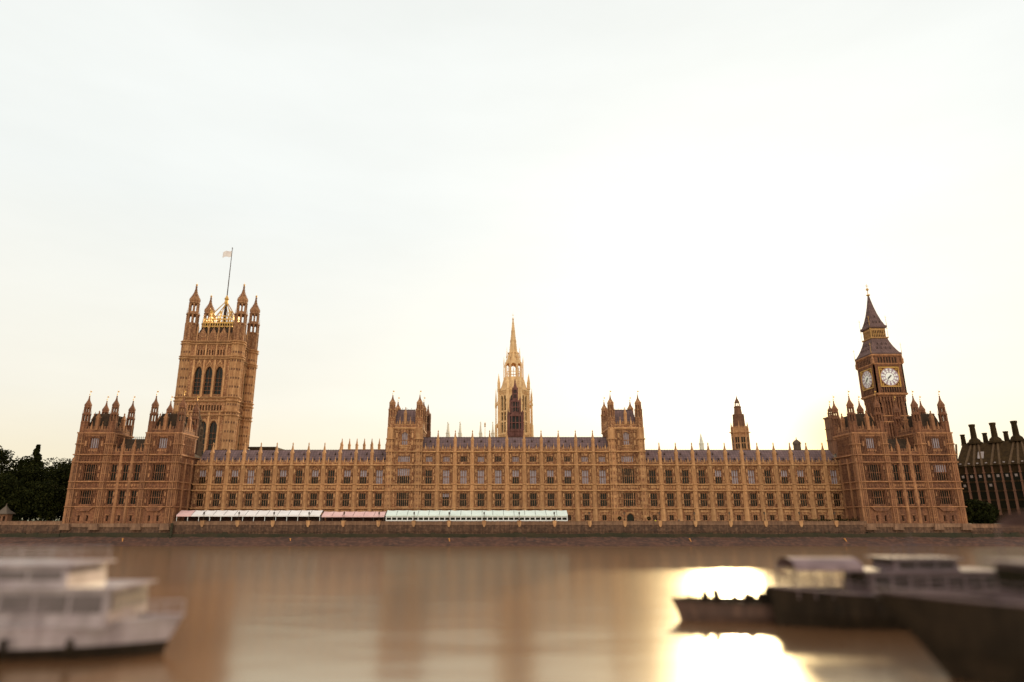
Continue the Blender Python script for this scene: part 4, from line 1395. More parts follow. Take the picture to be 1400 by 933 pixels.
PM = pm.mesh('pinnacle', 'red_pale')
pk = MB()
pk.prism(0, 0, 0, 4.4, 0.09, 0.04, n=5)
pk.box(-0.3, 0.3, -0.04, 0.04, 3.7, 3.85)
PK = pk.mesh('finial', 'gold')
for sx in (-1, 1):
    for sy in (-1, 1):
        inst('pinnacle', PM, t, (CX + sx * 6.0, CY + sy * 6.0, 68.8))
        inst('finial', PK, t, (CX + sx * 6.25, CY + sy * 6.25, 73.0))
        inst('finial', PK, t, (CX + sx * 3.5, CY + sy * 3.5, 80.5))
        inst('finial', PK, t, (CX + sx * 3.55, CY + sy * 3.55, 85.4))

# ------------------------------------------------------------------ octagonal spire over the middle
OX, OY = 9.0, 292.0
t = thing('octagonal_spire_tower', 'pale octagonal tower with open lantern and slender spire rising behind the roofs', 'spire tower', (OX, OY, ZT))
b = MB()
ap = 6.75
fw = ap * math.tan(PI / 8)
b.prism(OX, OY, ZT, 62.6, (ap - 0.8) / math.cos(PI / 8))
for k in range(-3, 4):
    b.M = Matrix.Translation((OX, OY, 0)) @ Matrix.Rotation(k * PI / 4, 4, 'Z')
    skin(b, -fw, fw, 28, 63.0, [(44.0, 60.6, [(-1.55, -0.25, 59.0), (0.25, 1.55, 59.0)])], -ap, -ap + 0.8)
    ribs(b, -fw + 0.7, fw - 0.7, 36, 42.6, -ap, 0.6, 0.16, 0.15)
    ribs(b, -fw + 0.5, fw - 0.5, 61.0, 62.6, -ap, 0.5, 0.14, 0.13, 0, False)
    for z in (48.5, 53.0):
        b.box(-1.6, 1.6, -ap + 0.2, -ap + 0.5, z, z + 0.8)
    b.plate([(-1.9, 62.9), (1.9, 62.9), (0, 67.6)], -ap + 0.2, -ap + 0.7)
b.M = Matrix.Identity(4)
b.lathe(OX, OY, [(7.0, 62.9), (6.3, 64.2), (5.2, 66.6), (4.4, 68.6), (4.2, 69.0)])
part('wall', b, ['cream', 'cream'], t)
for k in range(-2, 3):
    for q in (-0.9, 0.9):
        v = Matrix.Translation((OX, OY, 0)) @ Matrix.Rotation(k * PI / 4, 4, 'Z') @ Vector((q, -ap + 0.45, 44.0))
        window(t, v.x, v.y, v.z, 1.3, 16.6, 1, 3, 15.0, 0, k * PI / 4, 'cream')
s = MB()
for z in (35.0, 43.2, 62.9):
    s.prism(OX, OY, z - 0.2, z + 0.2, ap / math.cos(PI / 8) + 0.35)
part('string_course', s, 'cream', t)
for i in range(8):
    a = PI / 8 + i * PI / 4
    ca, sa = math.cos(a), math.sin(a)
    rr = ap / math.cos(PI / 8)
    bb = MB()
    bb.prism(OX + rr * ca, OY + rr * sa, 28, 63.4, 0.55, 0.45)
    bb.sq(OX + rr * ca, OY + rr * sa, [(0.62, 63.4), (0.5, 66.0), (0.62, 66.2), (0.05, 70.8)])
    ro = rr + 1.35                                       # detached pier and flyer
    bb.prism(OX + ro * ca, OY + ro * sa, 28, 47.5, 0.85, 0.55, n=6)
    bb.prism(OX + ro * ca, OY + ro * sa, 47.5, 58.2, 0.33, 0.3, n=6)
    bb.prism(OX + ro * ca, OY + ro * sa, 56.0, 57.0, 0.55, n=6)
    bb.prism(OX + ro * ca, OY + ro * sa, 58.2, 64.0, 0.45, 0.04, n=6)
    bb.tube((OX + ro * ca, OY + ro * sa, 56.4), (OX + rr * ca, OY + rr * sa, 58.6), 0.24, n=5)
    bb.tube((OX + ro * ca, OY + ro * sa, 46.6), (OX + rr * ca, OY + rr * sa, 48.6), 0.35, n=5)
    part('buttress', bb, 'cream', t)
l = MB()
for i in range(8):
    a = PI / 8 + i * PI / 4
    ca, sa = math.cos(a), math.sin(a)
    l.prism(OX + 3.75 * ca, OY + 3.75 * sa, 68.4, 76.2, 0.42, n=6)
    l.prism(OX + 4.7 * ca, OY + 4.7 * sa, 66.4, 76.0, 0.26, 0.18, n=6)
    l.prism(OX + 4.7 * ca, OY + 4.7 * sa, 76.0, 79.0, 0.24, 0.03, n=6)
    l.tube((OX + 4.7 * ca, OY + 4.7 * sa, 74.4), (OX + 3.7 * ca, OY + 3.7 * sa, 75.6), 0.16, n=5)
    l.prism(OX + 3.2 * ca, OY + 3.2 * sa, 79.0, 83.6, 0.22, 0.03, n=6)
for i in range(8):
    l.M = Matrix.Translation((OX, OY, 0)) @ Matrix.Rotation(i * PI / 4, 4, 'Z')
    spandrel(l, -1.2, 1.2, 74.3, 75.7, 76.4, -3.65, -3.35)
    l.box(-1.3, 1.3, -3.6, -3.4, 71.6, 71.9)
    l.box(-0.07, 0.07, -3.55, -3.4, 68.6, 74.6)
    l.plate([(-1.25, 76.6), (1.25, 76.6), (0, 79.6)], -3.3, -3.1)
    l.plate([(-0.9, 78.6), (0.9, 78.6), (0, 81.4)], -2.6, -2.4)
l.M = Matrix.Identity(4)
l.prism(OX, OY, 68.2, 69.2, 4.6)
l.lathe(OX, OY, [(3.9, 76.2), (3.9, 76.6), (2.9, 77.0), (2.35, 79.6), (2.2, 80.6), (2.6, 80.7), (2.6, 81.0)])
part('lantern', l, 'cream', t)
l = MB()
l.lathe(OX, OY, [(2.1, 80.8), (1.85, 82.0), (1.38, 86.4), (1.52, 86.5), (1.52, 86.8), (1.3, 86.9), (0.9, 91.2), (1.0, 91.3), (1.0, 91.5), (0.82, 91.6), (0.3, 97.0), (0.5, 97.2), (0.45, 97.5), (0.08, 98.0)])
for i in range(8):
    a = PI / 8 + i * PI / 4
    for q in range(12):
        z = 82.5 + q * 1.15
        rr = 1.85 - (z - 82) * 0.107 + 0.05
        l.prism(OX + rr * math.cos(a), OY + rr * math.sin(a), z, z + 0.3, 0.13, 0.05, n=4)
part('spire', l, 'cream', t)
l = MB()
l.prism(OX, OY, 97.8, 100.4, 0.07, 0.03, n=5)
l.box(OX - 0.4, OX + 0.4, OY - 0.04, OY + 0.04, 99.2, 99.4)
part('finial', l, 'gold', t)

# ------------------------------------------------------------------ dark lanterns among the roofs
def lantern_turret(label, x, y, z0, stages, m, mats=None):
    """stepped open lantern: stages = (half width, foot, head, open?)"""
    t = thing('roof_lantern', label, 'roof lantern', (x, y, z0))
    for k, (hw, za, zb, op) in enumerate(stages):
        b = MB()
        if op:
            b.sq(x, y, [(hw * 0.72, za), (hw * 0.72, zb)], 1)
            for s_ in range(4):
                b.M = Matrix.Translation((x, y, 0)) @ Matrix.Rotation(s_ * PI / 2, 4, 'Z')
                for i in range(5):
                    xx = -hw + 2 * hw * i / 4
                    b.box(xx - hw * 0.07, xx + hw * 0.07, -hw - 0.06, -hw * 0.74, za, zb)
                for q in (0.0, 0.5, 1.0):
                    zz = za + (zb - za) * q
                    b.box(-hw, hw, -hw - 0.1, -hw * 0.74, zz - 0.14, zz + 0.14)
                b.plate([(-hw, zb), (hw, zb), (0, zb + hw * 0.7)], -hw - 0.04, -hw * 0.8)
            b.M = Matrix.Identity(4)
            for sx in (-1, 1):
                for sy in (-1, 1):
                    b.prism(x + sx * hw, y + sy * hw, za - 0.3, zb + hw * 0.3, hw * 0.11, n=6)
                    b.prism(x + sx * hw, y + sy * hw, zb + hw * 0.3, zb + hw * 1.1, hw * 0.13, 0.02, n=6)
        else:
            b.sq(x, y, [(hw, za), (hw * 0.98, zb)])
            n = 5
            for s_ in range(4):
                b.M = Matrix.Translation((x, y, 0)) @ Matrix.Rotation(s_ * PI / 2, 4, 'Z')
                for i in range(n):
                    zz = za + (zb - za) * (i + 0.5) / n
                    b.box(-hw * 1.02, hw * 1.02, -hw * 1.03, -hw * 0.9, zz - 0.07, zz + 0.07)
                for i in range(6):
                    xx = -hw + 2 * hw * i / 5
                    b.box(xx - 0.07, xx + 0.07, -hw * 1.03, -hw * 0.9, za, zb)
            b.M = Matrix.Identity(4)
        part('lantern_stage', b, [m, 'glass'], t)
    hw, za, zb, op = stages[-1]
    b = MB()
    b.sq(x, y, [(hw * 1.0, zb), (hw * 0.55, zb + hw * 1.4), (hw * 0.22, zb + hw * 3.0), (hw * 0.3, zb + hw * 3.1), (0.04, zb + hw * 4.4)])
    part('lantern_cap', b, m, t)
    return t

lantern_turret('tall brown stepped lantern standing before the pale spire tower', 7.8, 236.0, 30.5,
               [(2.85, 30.5, 38.4, False), (2.65, 38.4, 43.2, True), (1.85, 44.4, 48.6, True), (0.95, 49.8, 53.2, True)], 'timber')
lantern_turret('dark iron lantern in front of the great square tower', -108.6, 240.0, 28.5,
               [(1.8, 28.5, 34.6, False), (1.55, 34.6, 39.4, True), (0.9, 40.2, 42.8, True)], 'iron')
lantern_turret('slim dark lantern behind the roof beside a river tower', -23.8, 236.0, 30.0,
               [(1.05, 30.0, 38.0, False), (0.95, 38.0, 43.6, True)], 'dark_stone')
t = thing('ventilation_turret', 'square dark ventilation turret with the setting sun at its edge', 'turret', (121.6, 235.0, 22.0))
b = MB()
b.box(119.9, 123.3, 233.3, 236.7, 22, 42.4)
for z in (34.5, 38.6):
    b.box(119.7, 123.5, 233.1, 236.9, z, z + 0.3)
ribs(b, 120.2, 123.0, 34.9, 42.0, 233.3, 0.7, 0.14, 0.14)
b.box(119.6, 123.6, 233.0, 237.0, 42.4, 42.9)
part('wall', b, ['dark_stone', 'dark_stone'], t)
turret(t, 121.6, 235.0, (42.8, 43.2, 44.2, 44.4, 45.0, 47.2), 0.95, 'dark_stone')
b = MB()
battlement(b, 119.7, 123.5, 42.9, 43.7, 233.1, 233.3, 0.8, 0, 0, 0)
part('parapet', b, 'dark_stone', t)

# octagonal lantern tower with a pale stone foot and dark upper part
t = thing('octagonal_lantern_tower', 'small octagonal tower, pale below and dark above, rising over the plain wing', 'tower', (96.0, 255.0, ZT))
b = MB()
b.prism(95.7, 255, 20, 41.0, 3.0)
for i in range(8):
    a = PI / 8 + i * PI / 4
    b.prism(95.7 + 2.95 * math.cos(a), 255 + 2.95 * math.sin(a), 20, 41.6, 0.36, n=6)
    b.prism(95.7 + 2.95 * math.cos(a), 255 + 2.95 * math.sin(a), 41.6, 44.2, 0.34, 0.03, n=6)
for k in range(-2, 3):
    b.M = Matrix.Translation((95.7, 255, 0)) @ Matrix.Rotation(k * PI / 4, 4, 'Z')
    for q in (-0.42, 0.42):
        b.box(q - 0.3, q + 0.3, -2.80, -2.7, 33.5, 38.0, 1)
    b.plate([(-0.9, 38.0), (0.9, 38.0), (0, 39.4)], -2.9, -2.7)
    b.box(-1.2, 1.2, -2.92, -2.7, 35.5, 35.8)
    battlement(b, -1.2, 1.2, 41.0, 42.2, -2.95, -2.75, 0.6, 0, 0, 0)
b.M = Matrix.Identity(4)
b.prism(95.7, 255, 39.6, 40.0, 3.45)
b.box(91.6, 99.8, 254.7, 255.3, 39.9, 40.15)
part('wall', b, ['pale', 'glass'], t)
b = MB()
b.lathe(95.7, 255, [(2.1, 41.0), (1.95, 46.6), (2.1, 46.7), (2.1, 47.0), (1.5, 47.1), (1.25, 49.6), (1.4, 49.7), (1.4, 50.0), (1.0, 50.3)])
for i in range(8):
    a = PI / 8 + i * PI / 4
    b.tube((95.7 + 2.1 * math.cos(a), 255 + 2.1 * math.sin(a), 41), (95.7 + 1.95 * math.cos(a), 255 + 1.95 * math.sin(a), 46.8), 0.16, n=4)
    b.tube((95.7 + 0.95 * math.cos(a), 255 + 0.95 * math.sin(a), 50.2), (95.7 + 0.75 * math.cos(a), 255 + 0.75 * math.sin(a), 51.6), 0.12, n=4)
for k in range(8):
    b.M = Matrix.Translation((95.7, 255, 0)) @ Matrix.Rotation(k * PI / 4, 4, 'Z')
    for z in (42.2, 43.4, 44.6, 45.8):
        b.box(-0.75, 0.75, -1.95, -1.8, z, z + 0.14)
b.M = Matrix.Identity(4)
b.lathe(95.7, 255, [(1.0, 51.6), (0.7, 52.4), (0.25, 53.4), (0.04, 54.6)])
part('lantern', b, 'dark_stone', t)

# ------------------------------------------------------------------ far pale towers and small things on the skyline
def abbey_tower(label, x, y, zt):
    t = thing('abbey_tower', label, 'abbey tower', (x, y, ZT), 'twin pale abbey towers on the skyline')
    b = MB()
    b.box(x - 3.6, x + 3.6, y - 3.6, y + 3.6, ZT, zt)
    for z in (zt - 8, zt - 3):
        b.box(x - 3.9, x + 3.9, y - 3.9, y + 3.9, z, z + 0.5)
    ribs(b, x - 3, x + 3, zt - 7, zt - 3.2, y - 3.6, 1.2, 0.3, 0.4)
    battlement(b, x - 3.4, x + 3.4, zt, zt + 1.6, y - 3.5, y - 3.1, 1.1, 0, 0, 0)
    part('wall', b, ['abbey', 'abbey'], t)
    for sx in (-1, 1):
        for sy in (-1, 1):
            inst('pinnacle', pinnacle_mesh(9.4, 1.5, 0.34, 'abbey'), t, (x + sx * 3.1, y + sy * 3.1, zt))
abbey_tower('pale pinnacled abbey tower nearer the square river tower', -20.3, 336, 46.0)
abbey_tower('pale pinnacled abbey tower nearer the octagonal spire tower', -3.6, 336, 46.0)
t = thing('gilded_flagpole', 'thin gilded flagpole with a gold tip above the roof ridge', 'flagpole', (-4.0, 300, 30))
b = MB()
b.tube((-4.0, 300, 30), (-4.0, 300, 48.2), 0.13, 0.08, 6)
part('pole', b, 'gold', t)
b = MB()
b.lathe(-4.0, 300, [(0.08, 48.0), (0.38, 48.4), (0.3, 49.2), (0.42, 49.4), (0.04, 50.4)], 8)
part('finial', b, 'gold', t)
t = thing('roof_spirelet', 'thin pale spirelet peeping over the wing roof', 'spirelet', (94.6, 300, 30))
b = MB()
b.sq(94.6, 300, [(0.8, 30), (0.8, 40.4), (1.0, 40.5), (0.7, 40.9), (0.06, 45.2)])
part('spire', b, 'abbey', t)
t = thing('roof_cupola', 'small rounded cupola just above the wing ridge', 'cupola', (138.0, 300, 30))
b = MB()
b.lathe(138, 300, [(1.6, 30), (1.6, 40.2), (1.9, 40.3), (1.7, 41.1), (1.0, 41.9), (0.3, 42.3), (0.08, 43.4)], 12)
part('dome', b, 'lead', t)
t = thing('palace_hall', 'low hall with a row of small pinnacles behind the marquee wing', 'hall', (-52, 262, ZT))
b = MB()
b.box(-60, -41, 256, 290, ZT, 33.6)
part('wall', b, 'stone', t)
for k in range(7):
    inst('pinnacle', pinnacle_mesh(4.4, 0.9, 0.4), t, (-59 + k * 2.9, 256.3, 33.4))
t = thing('flat_roofed_hall', 'dark flat roof showing just above the ridge near the great square tower', 'hall', (-88, 256, ZT))
b = MB()
b.box(-92.5, -83.0, 250, 274, ZT, 33.2)
b.box(-93.0, -82.5, 249.5, 274.5, 33.2, 33.9)
part('wall', b, 'roof_dark', t)

# ------------------------------------------------------------------ marquees on the terrace
def marquee(label, x0, x1, cols, zr, zf, post_m, panelled):
    t = thing('marquee', label, 'marquee', ((x0 + x1) / 2, 209, ZT))
    for (xa, xb, cm_) in cols:
        b = MB()
        n = max(1, round((xb - xa) / 3.3))
        for i in range(n):
            u0, u1 = xa + (xb - xa) * i / n, xa + (xb - xa) * (i + 1) / n
            um = (u0 + u1) / 2
            sag = 0.09 + 0.05 * random.random()
            b.add([(u0, 207.0, zf), (um, 207.0, zf - sag * 0.5), (u1, 207.0, zf), (u0, 209.9, zr), (um, 209.9, zr - sag), (u1, 209.9, zr), (u0, 213, zr - 0.7), (um, 213, zr - 0.8), (u1, 213, zr - 0.7)],
                  [(0, 1, 4, 3), (1, 2, 5, 4), (3, 4, 7, 6), (4, 5, 8, 7)])
            b.box(u0 + 0.02, u1 - 0.02, 206.95, 207.02, zf - 0.42, zf + 0.015)
            b.tube((u0, 207.0, zf + 0.02), (u0, 209.9, zr + 0.02), 0.055, n=5, m=1)
        b.add([(x, y, z) for x in (xa,) for y, z in ((207.0, zf), (209.9, zr), (213, zr - 0.7), (213, zf), )], [(0, 1, 2, 3)])
        part('canopy', b, [cm_, 'lead'], t)
    n = max(1, round((x1 - x0) / (1.65 if panelled else 3.3)))
    pb = MB()
    w_ = 0.13 if panelled else 0.07
    pb.box(-w_, w_, -0.07, 0.07, 0, zf - ZT - 0.3)
    pmsh = pb.mesh('post', post_m)
    for i in range(n + 1):
        inst('post', pmsh, t, (x0 + 0.15 + (x1 - x0 - 0.3) * i / n, 207.2, ZT))
    if panelled:
        b = MB()
        b.box(x0, x1, 207.26, 207.32, zf - 0.75, zf - 0.45)
        b.box(x0, x1, 207.26, 207.32, ZT, ZT + 1.5)
        part('side_panel', b, 'white_paint', t)
        b = MB()
        b.box(x0, x1, 207.40, 207.44, ZT, zf - 0.3)
        part('pane', b, 'glass', t)
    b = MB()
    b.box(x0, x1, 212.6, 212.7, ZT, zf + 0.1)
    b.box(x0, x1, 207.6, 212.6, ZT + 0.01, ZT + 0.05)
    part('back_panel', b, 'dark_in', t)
    return t
marquee('long white canvas marquee with a pink end bay on the terrace', -97.0, -53.0, [(-97.0, -92.4, 'pink_canvas'), (-92.38, -53.0, 'white_canvas')], 10.2, 8.75, 'white_paint', False)
marquee('lower pink canvas marquee between the white and pale green ones', -52.6, -33.4, [(-52.6, -33.4, 'pink_canvas')], 9.85, 8.55, 'lead', False)
marquee('long pale green marquee with white framed glazed sides', -33.0, 22.6, [(-33.0, 22.6, 'mint_canvas')], 10.2, 8.8, 'white_paint', True)

# ------------------------------------------------------------------ trees, hedges
def leaf_cloud(b, c, rx, ry, rz_, n, s, rnd, shell=0.55):
    for _ in range(n):
        while True:
            p = Vector((rnd.uniform(-1, 1), rnd.uniform(-1, 1), rnd.uniform(-1, 1)))
            if p.length <= 1:
                break
        p = p.normalized() * (shell + (1 - shell) * rnd.random() ** 0.6) if p.length > 0.05 else p
        q = Vector((c[0] + p.x * rx, c[1] + p.y * ry, c[2] + p.z * rz_))
        u = Vector((rnd.gauss(0, 1), rnd.gauss(0, 1), rnd.gauss(0, 1))).normalized()
        v = u.cross(Vector((rnd.gauss(0, 1), rnd.gauss(0, 1), rnd.gauss(0, 1)))).normalized()
        k = s * rnd.uniform(0.6, 1.3)
        b.add([q - u * k * 0.5, q + v * k * 0.28, q + u * k * 0.5, q - v * k * 0.28], [(0, 1, 2, 3)], 0 if rnd.random() < 0.7 else 1)

def tree(label, x, y, z, h, r, seed, blobs=26, leaves=260, group=None, tall=False):
    rnd = random.Random(seed)
    t = thing('broadleaf_tree', label, 'tree', (x, y, z), group)
    b = MB()
    pts = [Vector((x, y, z)), Vector((x + rnd.uniform(-.4, .4), y, z + h * 0.25)), Vector((x + rnd.uniform(-.6, .6), y + rnd.uniform(-.5, .5), z + h * 0.55)), Vector((x, y, z + h * 0.9))]
    rad = [h * 0.022, h * 0.017, h * 0.011, 0.06]
    for k in range(3):
        b.tube(pts[k], pts[k + 1], rad[k], rad[k + 1], 9)
    c = MB()
    for i in range(blobs):
        u = (i + rnd.random()) / blobs
        if tall:
            zz = z + h * (0.22 + 0.76 * u)
            rr = r * (1.0 - u) ** 1.0 * rnd.uniform(0.3, 1.0)
        else:
            zz = z + h * (0.18 + 0.74 * u)
            rr = r * math.sqrt(max(0.05, 1 - ((u - 0.42) / 0.62) ** 2)) * rnd.uniform(0.35, 1.0)
        a = rnd.uniform(0, 2 * PI)
        cc = (x + rr * math.cos(a), y + rr * math.sin(a), zz)
        br = r * rnd.uniform(0.34, 0.56) * (0.25 + 0.95 * (1 - u) if tall else 1)
        leaf_cloud(c, cc, br * 1.15, br * 1.15, br * (1.2 if tall else 0.85), leaves, 0.8, rnd, 0.25)
        b.tube(pts[1].lerp(pts[3], max(0.0, u - 0.12)), cc, 0.16, 0.04, 5)
    part('trunk', b, 'bark', t)
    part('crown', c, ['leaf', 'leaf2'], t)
    return t
G = 'garden trees beside the palace'
for lab, x, y, h, r, sd_, tl in (
        ('spiky dark tree rising above the other garden trees', -156.0, 226, 27.0, 4.2, 3, True),
        ('rounded dark tree touching the palace end wall', -140.5, 236, 20.0, 6.0, 4, False),
        ('dark tree with sky showing through, second from the palace', -148.0, 232, 21.0, 6.2, 5, False),
        ('broad dark tree at the outer edge of the garden', -168.0, 224, 25.5, 7.5, 6, False),
        ('low bushy tree in front of the spiky garden tree', -157.5, 214, 15.5, 6.0, 8, False),
        ('low bushy tree just inside the river wall near the palace', -143.0, 216, 13.5, 5.5, 9, False),
        ('dark tree behind the spiky garden tree', -160.5, 246, 23.0, 7.0, 12, False),
        ('rounded dark tree standing between the spiky tree and the outermost tree', -164.0, 232, 23.5, 6.5, 15, False),
        ('tall dark tree close behind the palace end wall', -146.0, 248, 22.5, 6.5, 16, False),
        ('dense dark tree filling the gap behind the low bushy trees', -153.0, 240, 20.5, 6.5, 17, False),
        ('broad dark tree filling the skyline between the spiky tree and the palace', -151.5, 222, 19.5, 5.6, 31, False),
        ('low dark tree on the lawn right behind the wall kiosk roof', -163.0, 218, 16.5, 6.0, 32, False),
        ('low dense tree in the gap below the spiky tree', -151.0, 213.5, 11.5, 5.0, 33, False),
        ('low bushy tree behind the small wall kiosk', -168.0, 213, 13.0, 5.5, 10, False)):
    tree(lab, x, y, ZT - 0.1, h, r, sd_, 30, 300, G, tl)
tree('rounded dark bush tree at the foot of the office block', 153.0, 216, ZT - 0.1, 7.5, 4.0, 21, 20, 420)
tree('wide dark bush tree farther along before the office block', 160.5, 222, ZT - 0.1, 6.0, 4.2, 22, 18, 350)

t = thing('terrace_hedge', 'low dark hedge in planters on the terrace near the clock tower end', 'hedge', (103.5, 208, ZT))
b = MB()
b.box(95.5, 112.0, 207.4, 208.6, ZT, ZT + 0.7)
part('planter', b, 'lead', t)
c = MB()
rnd = random.Random(5)
for k in range(34):
    x = 95.8 + k * 0.48
    hh = 0.55 + 0.25 * rnd.random() + (0.5 if x > 108 and k % 3 == 0 else 0)
    leaf_cloud(c, (x, 208, ZT + 0.9 + hh * 0.5), 0.42, 0.6, hh, 110, 0.22, rnd, 0.3)
part('foliage', c, ['leaf', 'leaf2'], t)
for k, x in enumerate((38.6, 47.6)):
    t = thing('potted_bush', ('round clipped bush in a pot before the tower doorway, marquee side', 'round clipped bush in a pot before the tower doorway, plain wing side')[k], 'potted bush', (x, 208, ZT), 'clipped bushes by the doorway')
    b = MB()
    b.lathe(x, 208, [(0.3, ZT), (0.42, ZT + 0.7), (0.46, ZT + 0.75), (0.46, ZT + 0.8)], 10)
    b.tube((x, 208, ZT + 0.7), (x, 208, ZT + 1.6), 0.05)
    part('pot', b, 'sand_pier', t)
    c = MB()
    leaf_cloud(c, (x, 208, ZT + 2.0), 0.65, 0.65, 0.6, 500, 0.2, rnd, 0.5)
    part('foliage', c, ['leaf', 'leaf2'], t)

# small kiosk on the garden wall
t = thing('wall_kiosk', 'small pointed roof kiosk standing on the garden river wall', 'kiosk', (-149.8, 207.4, 6))
b = MB()
skin(b, -151.4, -148.2, 6.0, 9.0, [(6.0, 8.5, [(-150.9, -150.1, 8.1), (-149.5, -148.7, 8.1)])], 206.4, 206.7)
b.box(-151.4, -148.2, 208.2, 208.6, 6, 9)
b.box(-151.4, -151.1, 206.7, 208.2, 6, 9)
b.box(-148.5, -148.2, 206.7, 208.2, 6, 9)
part('wall', b, 'dark_stone', t)
b = MB()
b.sq(-149.8, 207.5, [(1.9, 9.0), (1.95, 9.2), (1.0, 10.1), (0.15, 11.4), (0.03, 12.3)])
part('roof', b, 'lead', t)

# ------------------------------------------------------------------ office block with tall chimneys
t = thing('office_block', 'dark office block with stone piers, sloping bronze roof and tall flared chimneys', 'office building', (205, 292, ZT))
OM = Matrix.Translation((203.5, 292, 0)) @ Matrix.Rotation(R(-47.7), 4, 'Z')
LEN = 56.0
b = MB()
b.M = OM
b.box(0, LEN, 0.5, 26, ZT, 29.6)
b.box(0, LEN, 0.2, 0.5, 28.9, 29.6)
for z in (11.0, 14.8, 18.6, 22.4, 26.2):
    b.box(0, LEN, 0.22, 0.55, z, z + 0.7)
part('wall', b, 'bronze', t)
pn = MB()
pn.box(-1.2, 1.2, 0.42, 0.47, 0, 3.0)
PN = pn.mesh('window', 'dark_glass')
pp = MB()
pp.add([(-0.45, -0.45, 9), (0.45, -0.45, 9), (0.45, 0.6, 9), (-0.45, 0.6, 9), (-0.28, -0.2, 29.3), (0.28, -0.2, 29.3), (0.28, 0.6, 29.3), (-0.28, 0.6, 29.3)], [(0, 1, 5, 4), (1, 2, 6, 5), (3, 0, 4, 7), (4, 5, 6, 7), (2, 3, 7, 6)])
for z in (11.3, 15.1, 18.9, 22.7, 26.5):
    pp.box(-0.5, 0.5, -0.5, 0.5, z - 0.25, z + 0.25)
PPM = pp.mesh('pier', 'sand_pier')
wb = MB()
wb.box(-0.45, 0.45, 0.1, 0.3, 0, 1.1)
WBM = wb.mesh('blind', 'skylight')
rot = R(-47.7)
BAY = 3.1
nb = int(LEN / BAY)
for i in range(nb + 1):
    v = OM @ Vector((i * BAY, 0, 0))
    inst('pier', PPM, t, v, rot)
    if i < nb:
        for k, z in enumerate((11.75, 15.55, 19.35, 23.15)):
            v = OM @ Vector((i * BAY + BAY / 2, 0, z))
            o = inst('window', PN, t, v, rot)
            if k == 3 and i < 7 or (k == 2 and i in (0, 3)):
                inst('blind', WBM, o, OM @ Vector((i * BAY + BAY / 2, 0, z + 1.4)), rot)
r = MB()
r.M = OM
r.add([(-0.5, -0.4, 29.6), (LEN, -0.4, 29.6), (LEN, 9.5, 40.0), (1.5, 9.5, 40.0), (LEN, 20, 40), (1.5, 20, 40), (LEN, 26, 29.6), (-0.5, 26, 29.6)],
      [(0, 1, 2, 3), (3, 2, 4, 5), (5, 4, 6, 7), (0, 3, 5, 7)])
part('roof', r, 'bronze', t)
rb = MB()
rb.M = OM
for i in range(nb + 1):                                  # ducts climbing the roof to the chimneys
    x = i * BAY
    tx = round((x - 6) / 7.6) * 7.6 + 6
    rb.tube((x, -0.5, 29.4), (x + (tx - x) * 0.6, 9.4, 40.0), 0.5, 0.42, 6)
part('roof_duct', rb, 'duct', t)
sk = MB()
sk.M = OM @ Matrix.Translation((0, -0.4, 29.6)) @ Matrix.Rotation(math.atan2(10.4, 9.9), 4, 'X')
for i in (1,):
    sk.box(i * 5.3 + 2.2, i * 5.3 + 4.4, 4.2, 8.4, 0.1, 0.28)
for i in range(nb):
    sk.box(i * BAY + 1.0, i * BAY + 1.7, 0.9, 1.4, 0.1, 0.4)
part('skylight', sk, 'skylight', t)
ch = MB()
ch.lathe(0, 0, [(3.2, 0), (3.0, 0.8), (2.3, 1.2), (2.1, 1.9), (1.4, 2.6), (1.2, 2.8), (1.05, 7.8), (1.2, 7.9), (1.3, 8.9), (1.1, 8.95), (1.1, 8.5)], 10)
CH = ch.mesh('chimney', 'bronze')
ch2 = MB()
ch2.lathe(0, 0, [(1.2, 0), (1.0, 0.6), (0.85, 4.3), (1.05, 4.4), (1.05, 4.9)], 8)
CH2 = ch2.mesh('chimney', 'bronze')
for i in range(6):
    inst('chimney', CH, t, OM @ Vector((6 + i * 7.6, 10.5, 39.6)), rot)
    inst('chimney', CH2, t, OM @ Vector((9.8 + i * 7.6, 12.0, 39.6)), rot)
inst('chimney', CH2, t, OM @ Vector((1.5, 12.0, 39.6)), rot)

# ------------------------------------------------------------------ foreshore posts and fender
for k, x in enumerate((-109.0, -59.4, -12.4, 58.8, 104.7)):
    b = MB()
    b.tube((x - 0.35, 201.6, 0.5), (x + 0.35, 200.2, -0.6), 0.22, 0.2, 7)
    b.tube((x - 0.85, 202.4, 2.1), (x - 0.35, 201.6, 0.5), 0.17, 0.22, 7)
    b.box(x - 1.05, x - 0.6, 202.25, 202.6, 1.95, 2.12)
    o = part('mooring_post', b, 'post_wood')
    tag(o, 'leaning orange timber post at the mud edge, below ' + ('the garden end pavilion', 'the white marquee', 'the pale green marquee', 'the plain wing', 'the terrace hedge')[k], 'post', 'leaning posts along the foreshore')
b = MB()
b.box(-97.25, -96.65, 204.7, 205.3, -0.3, 6.4)
for z in range(1, 7):
    b.box(-97.3, -96.6, 204.6, 204.72, z - 0.1, z + 0.1)
o = part('fender_pile', b, 'weed')
tag(o, 'tall dark timber fender at the corner where pavilion meets terrace wall', 'fender pile')

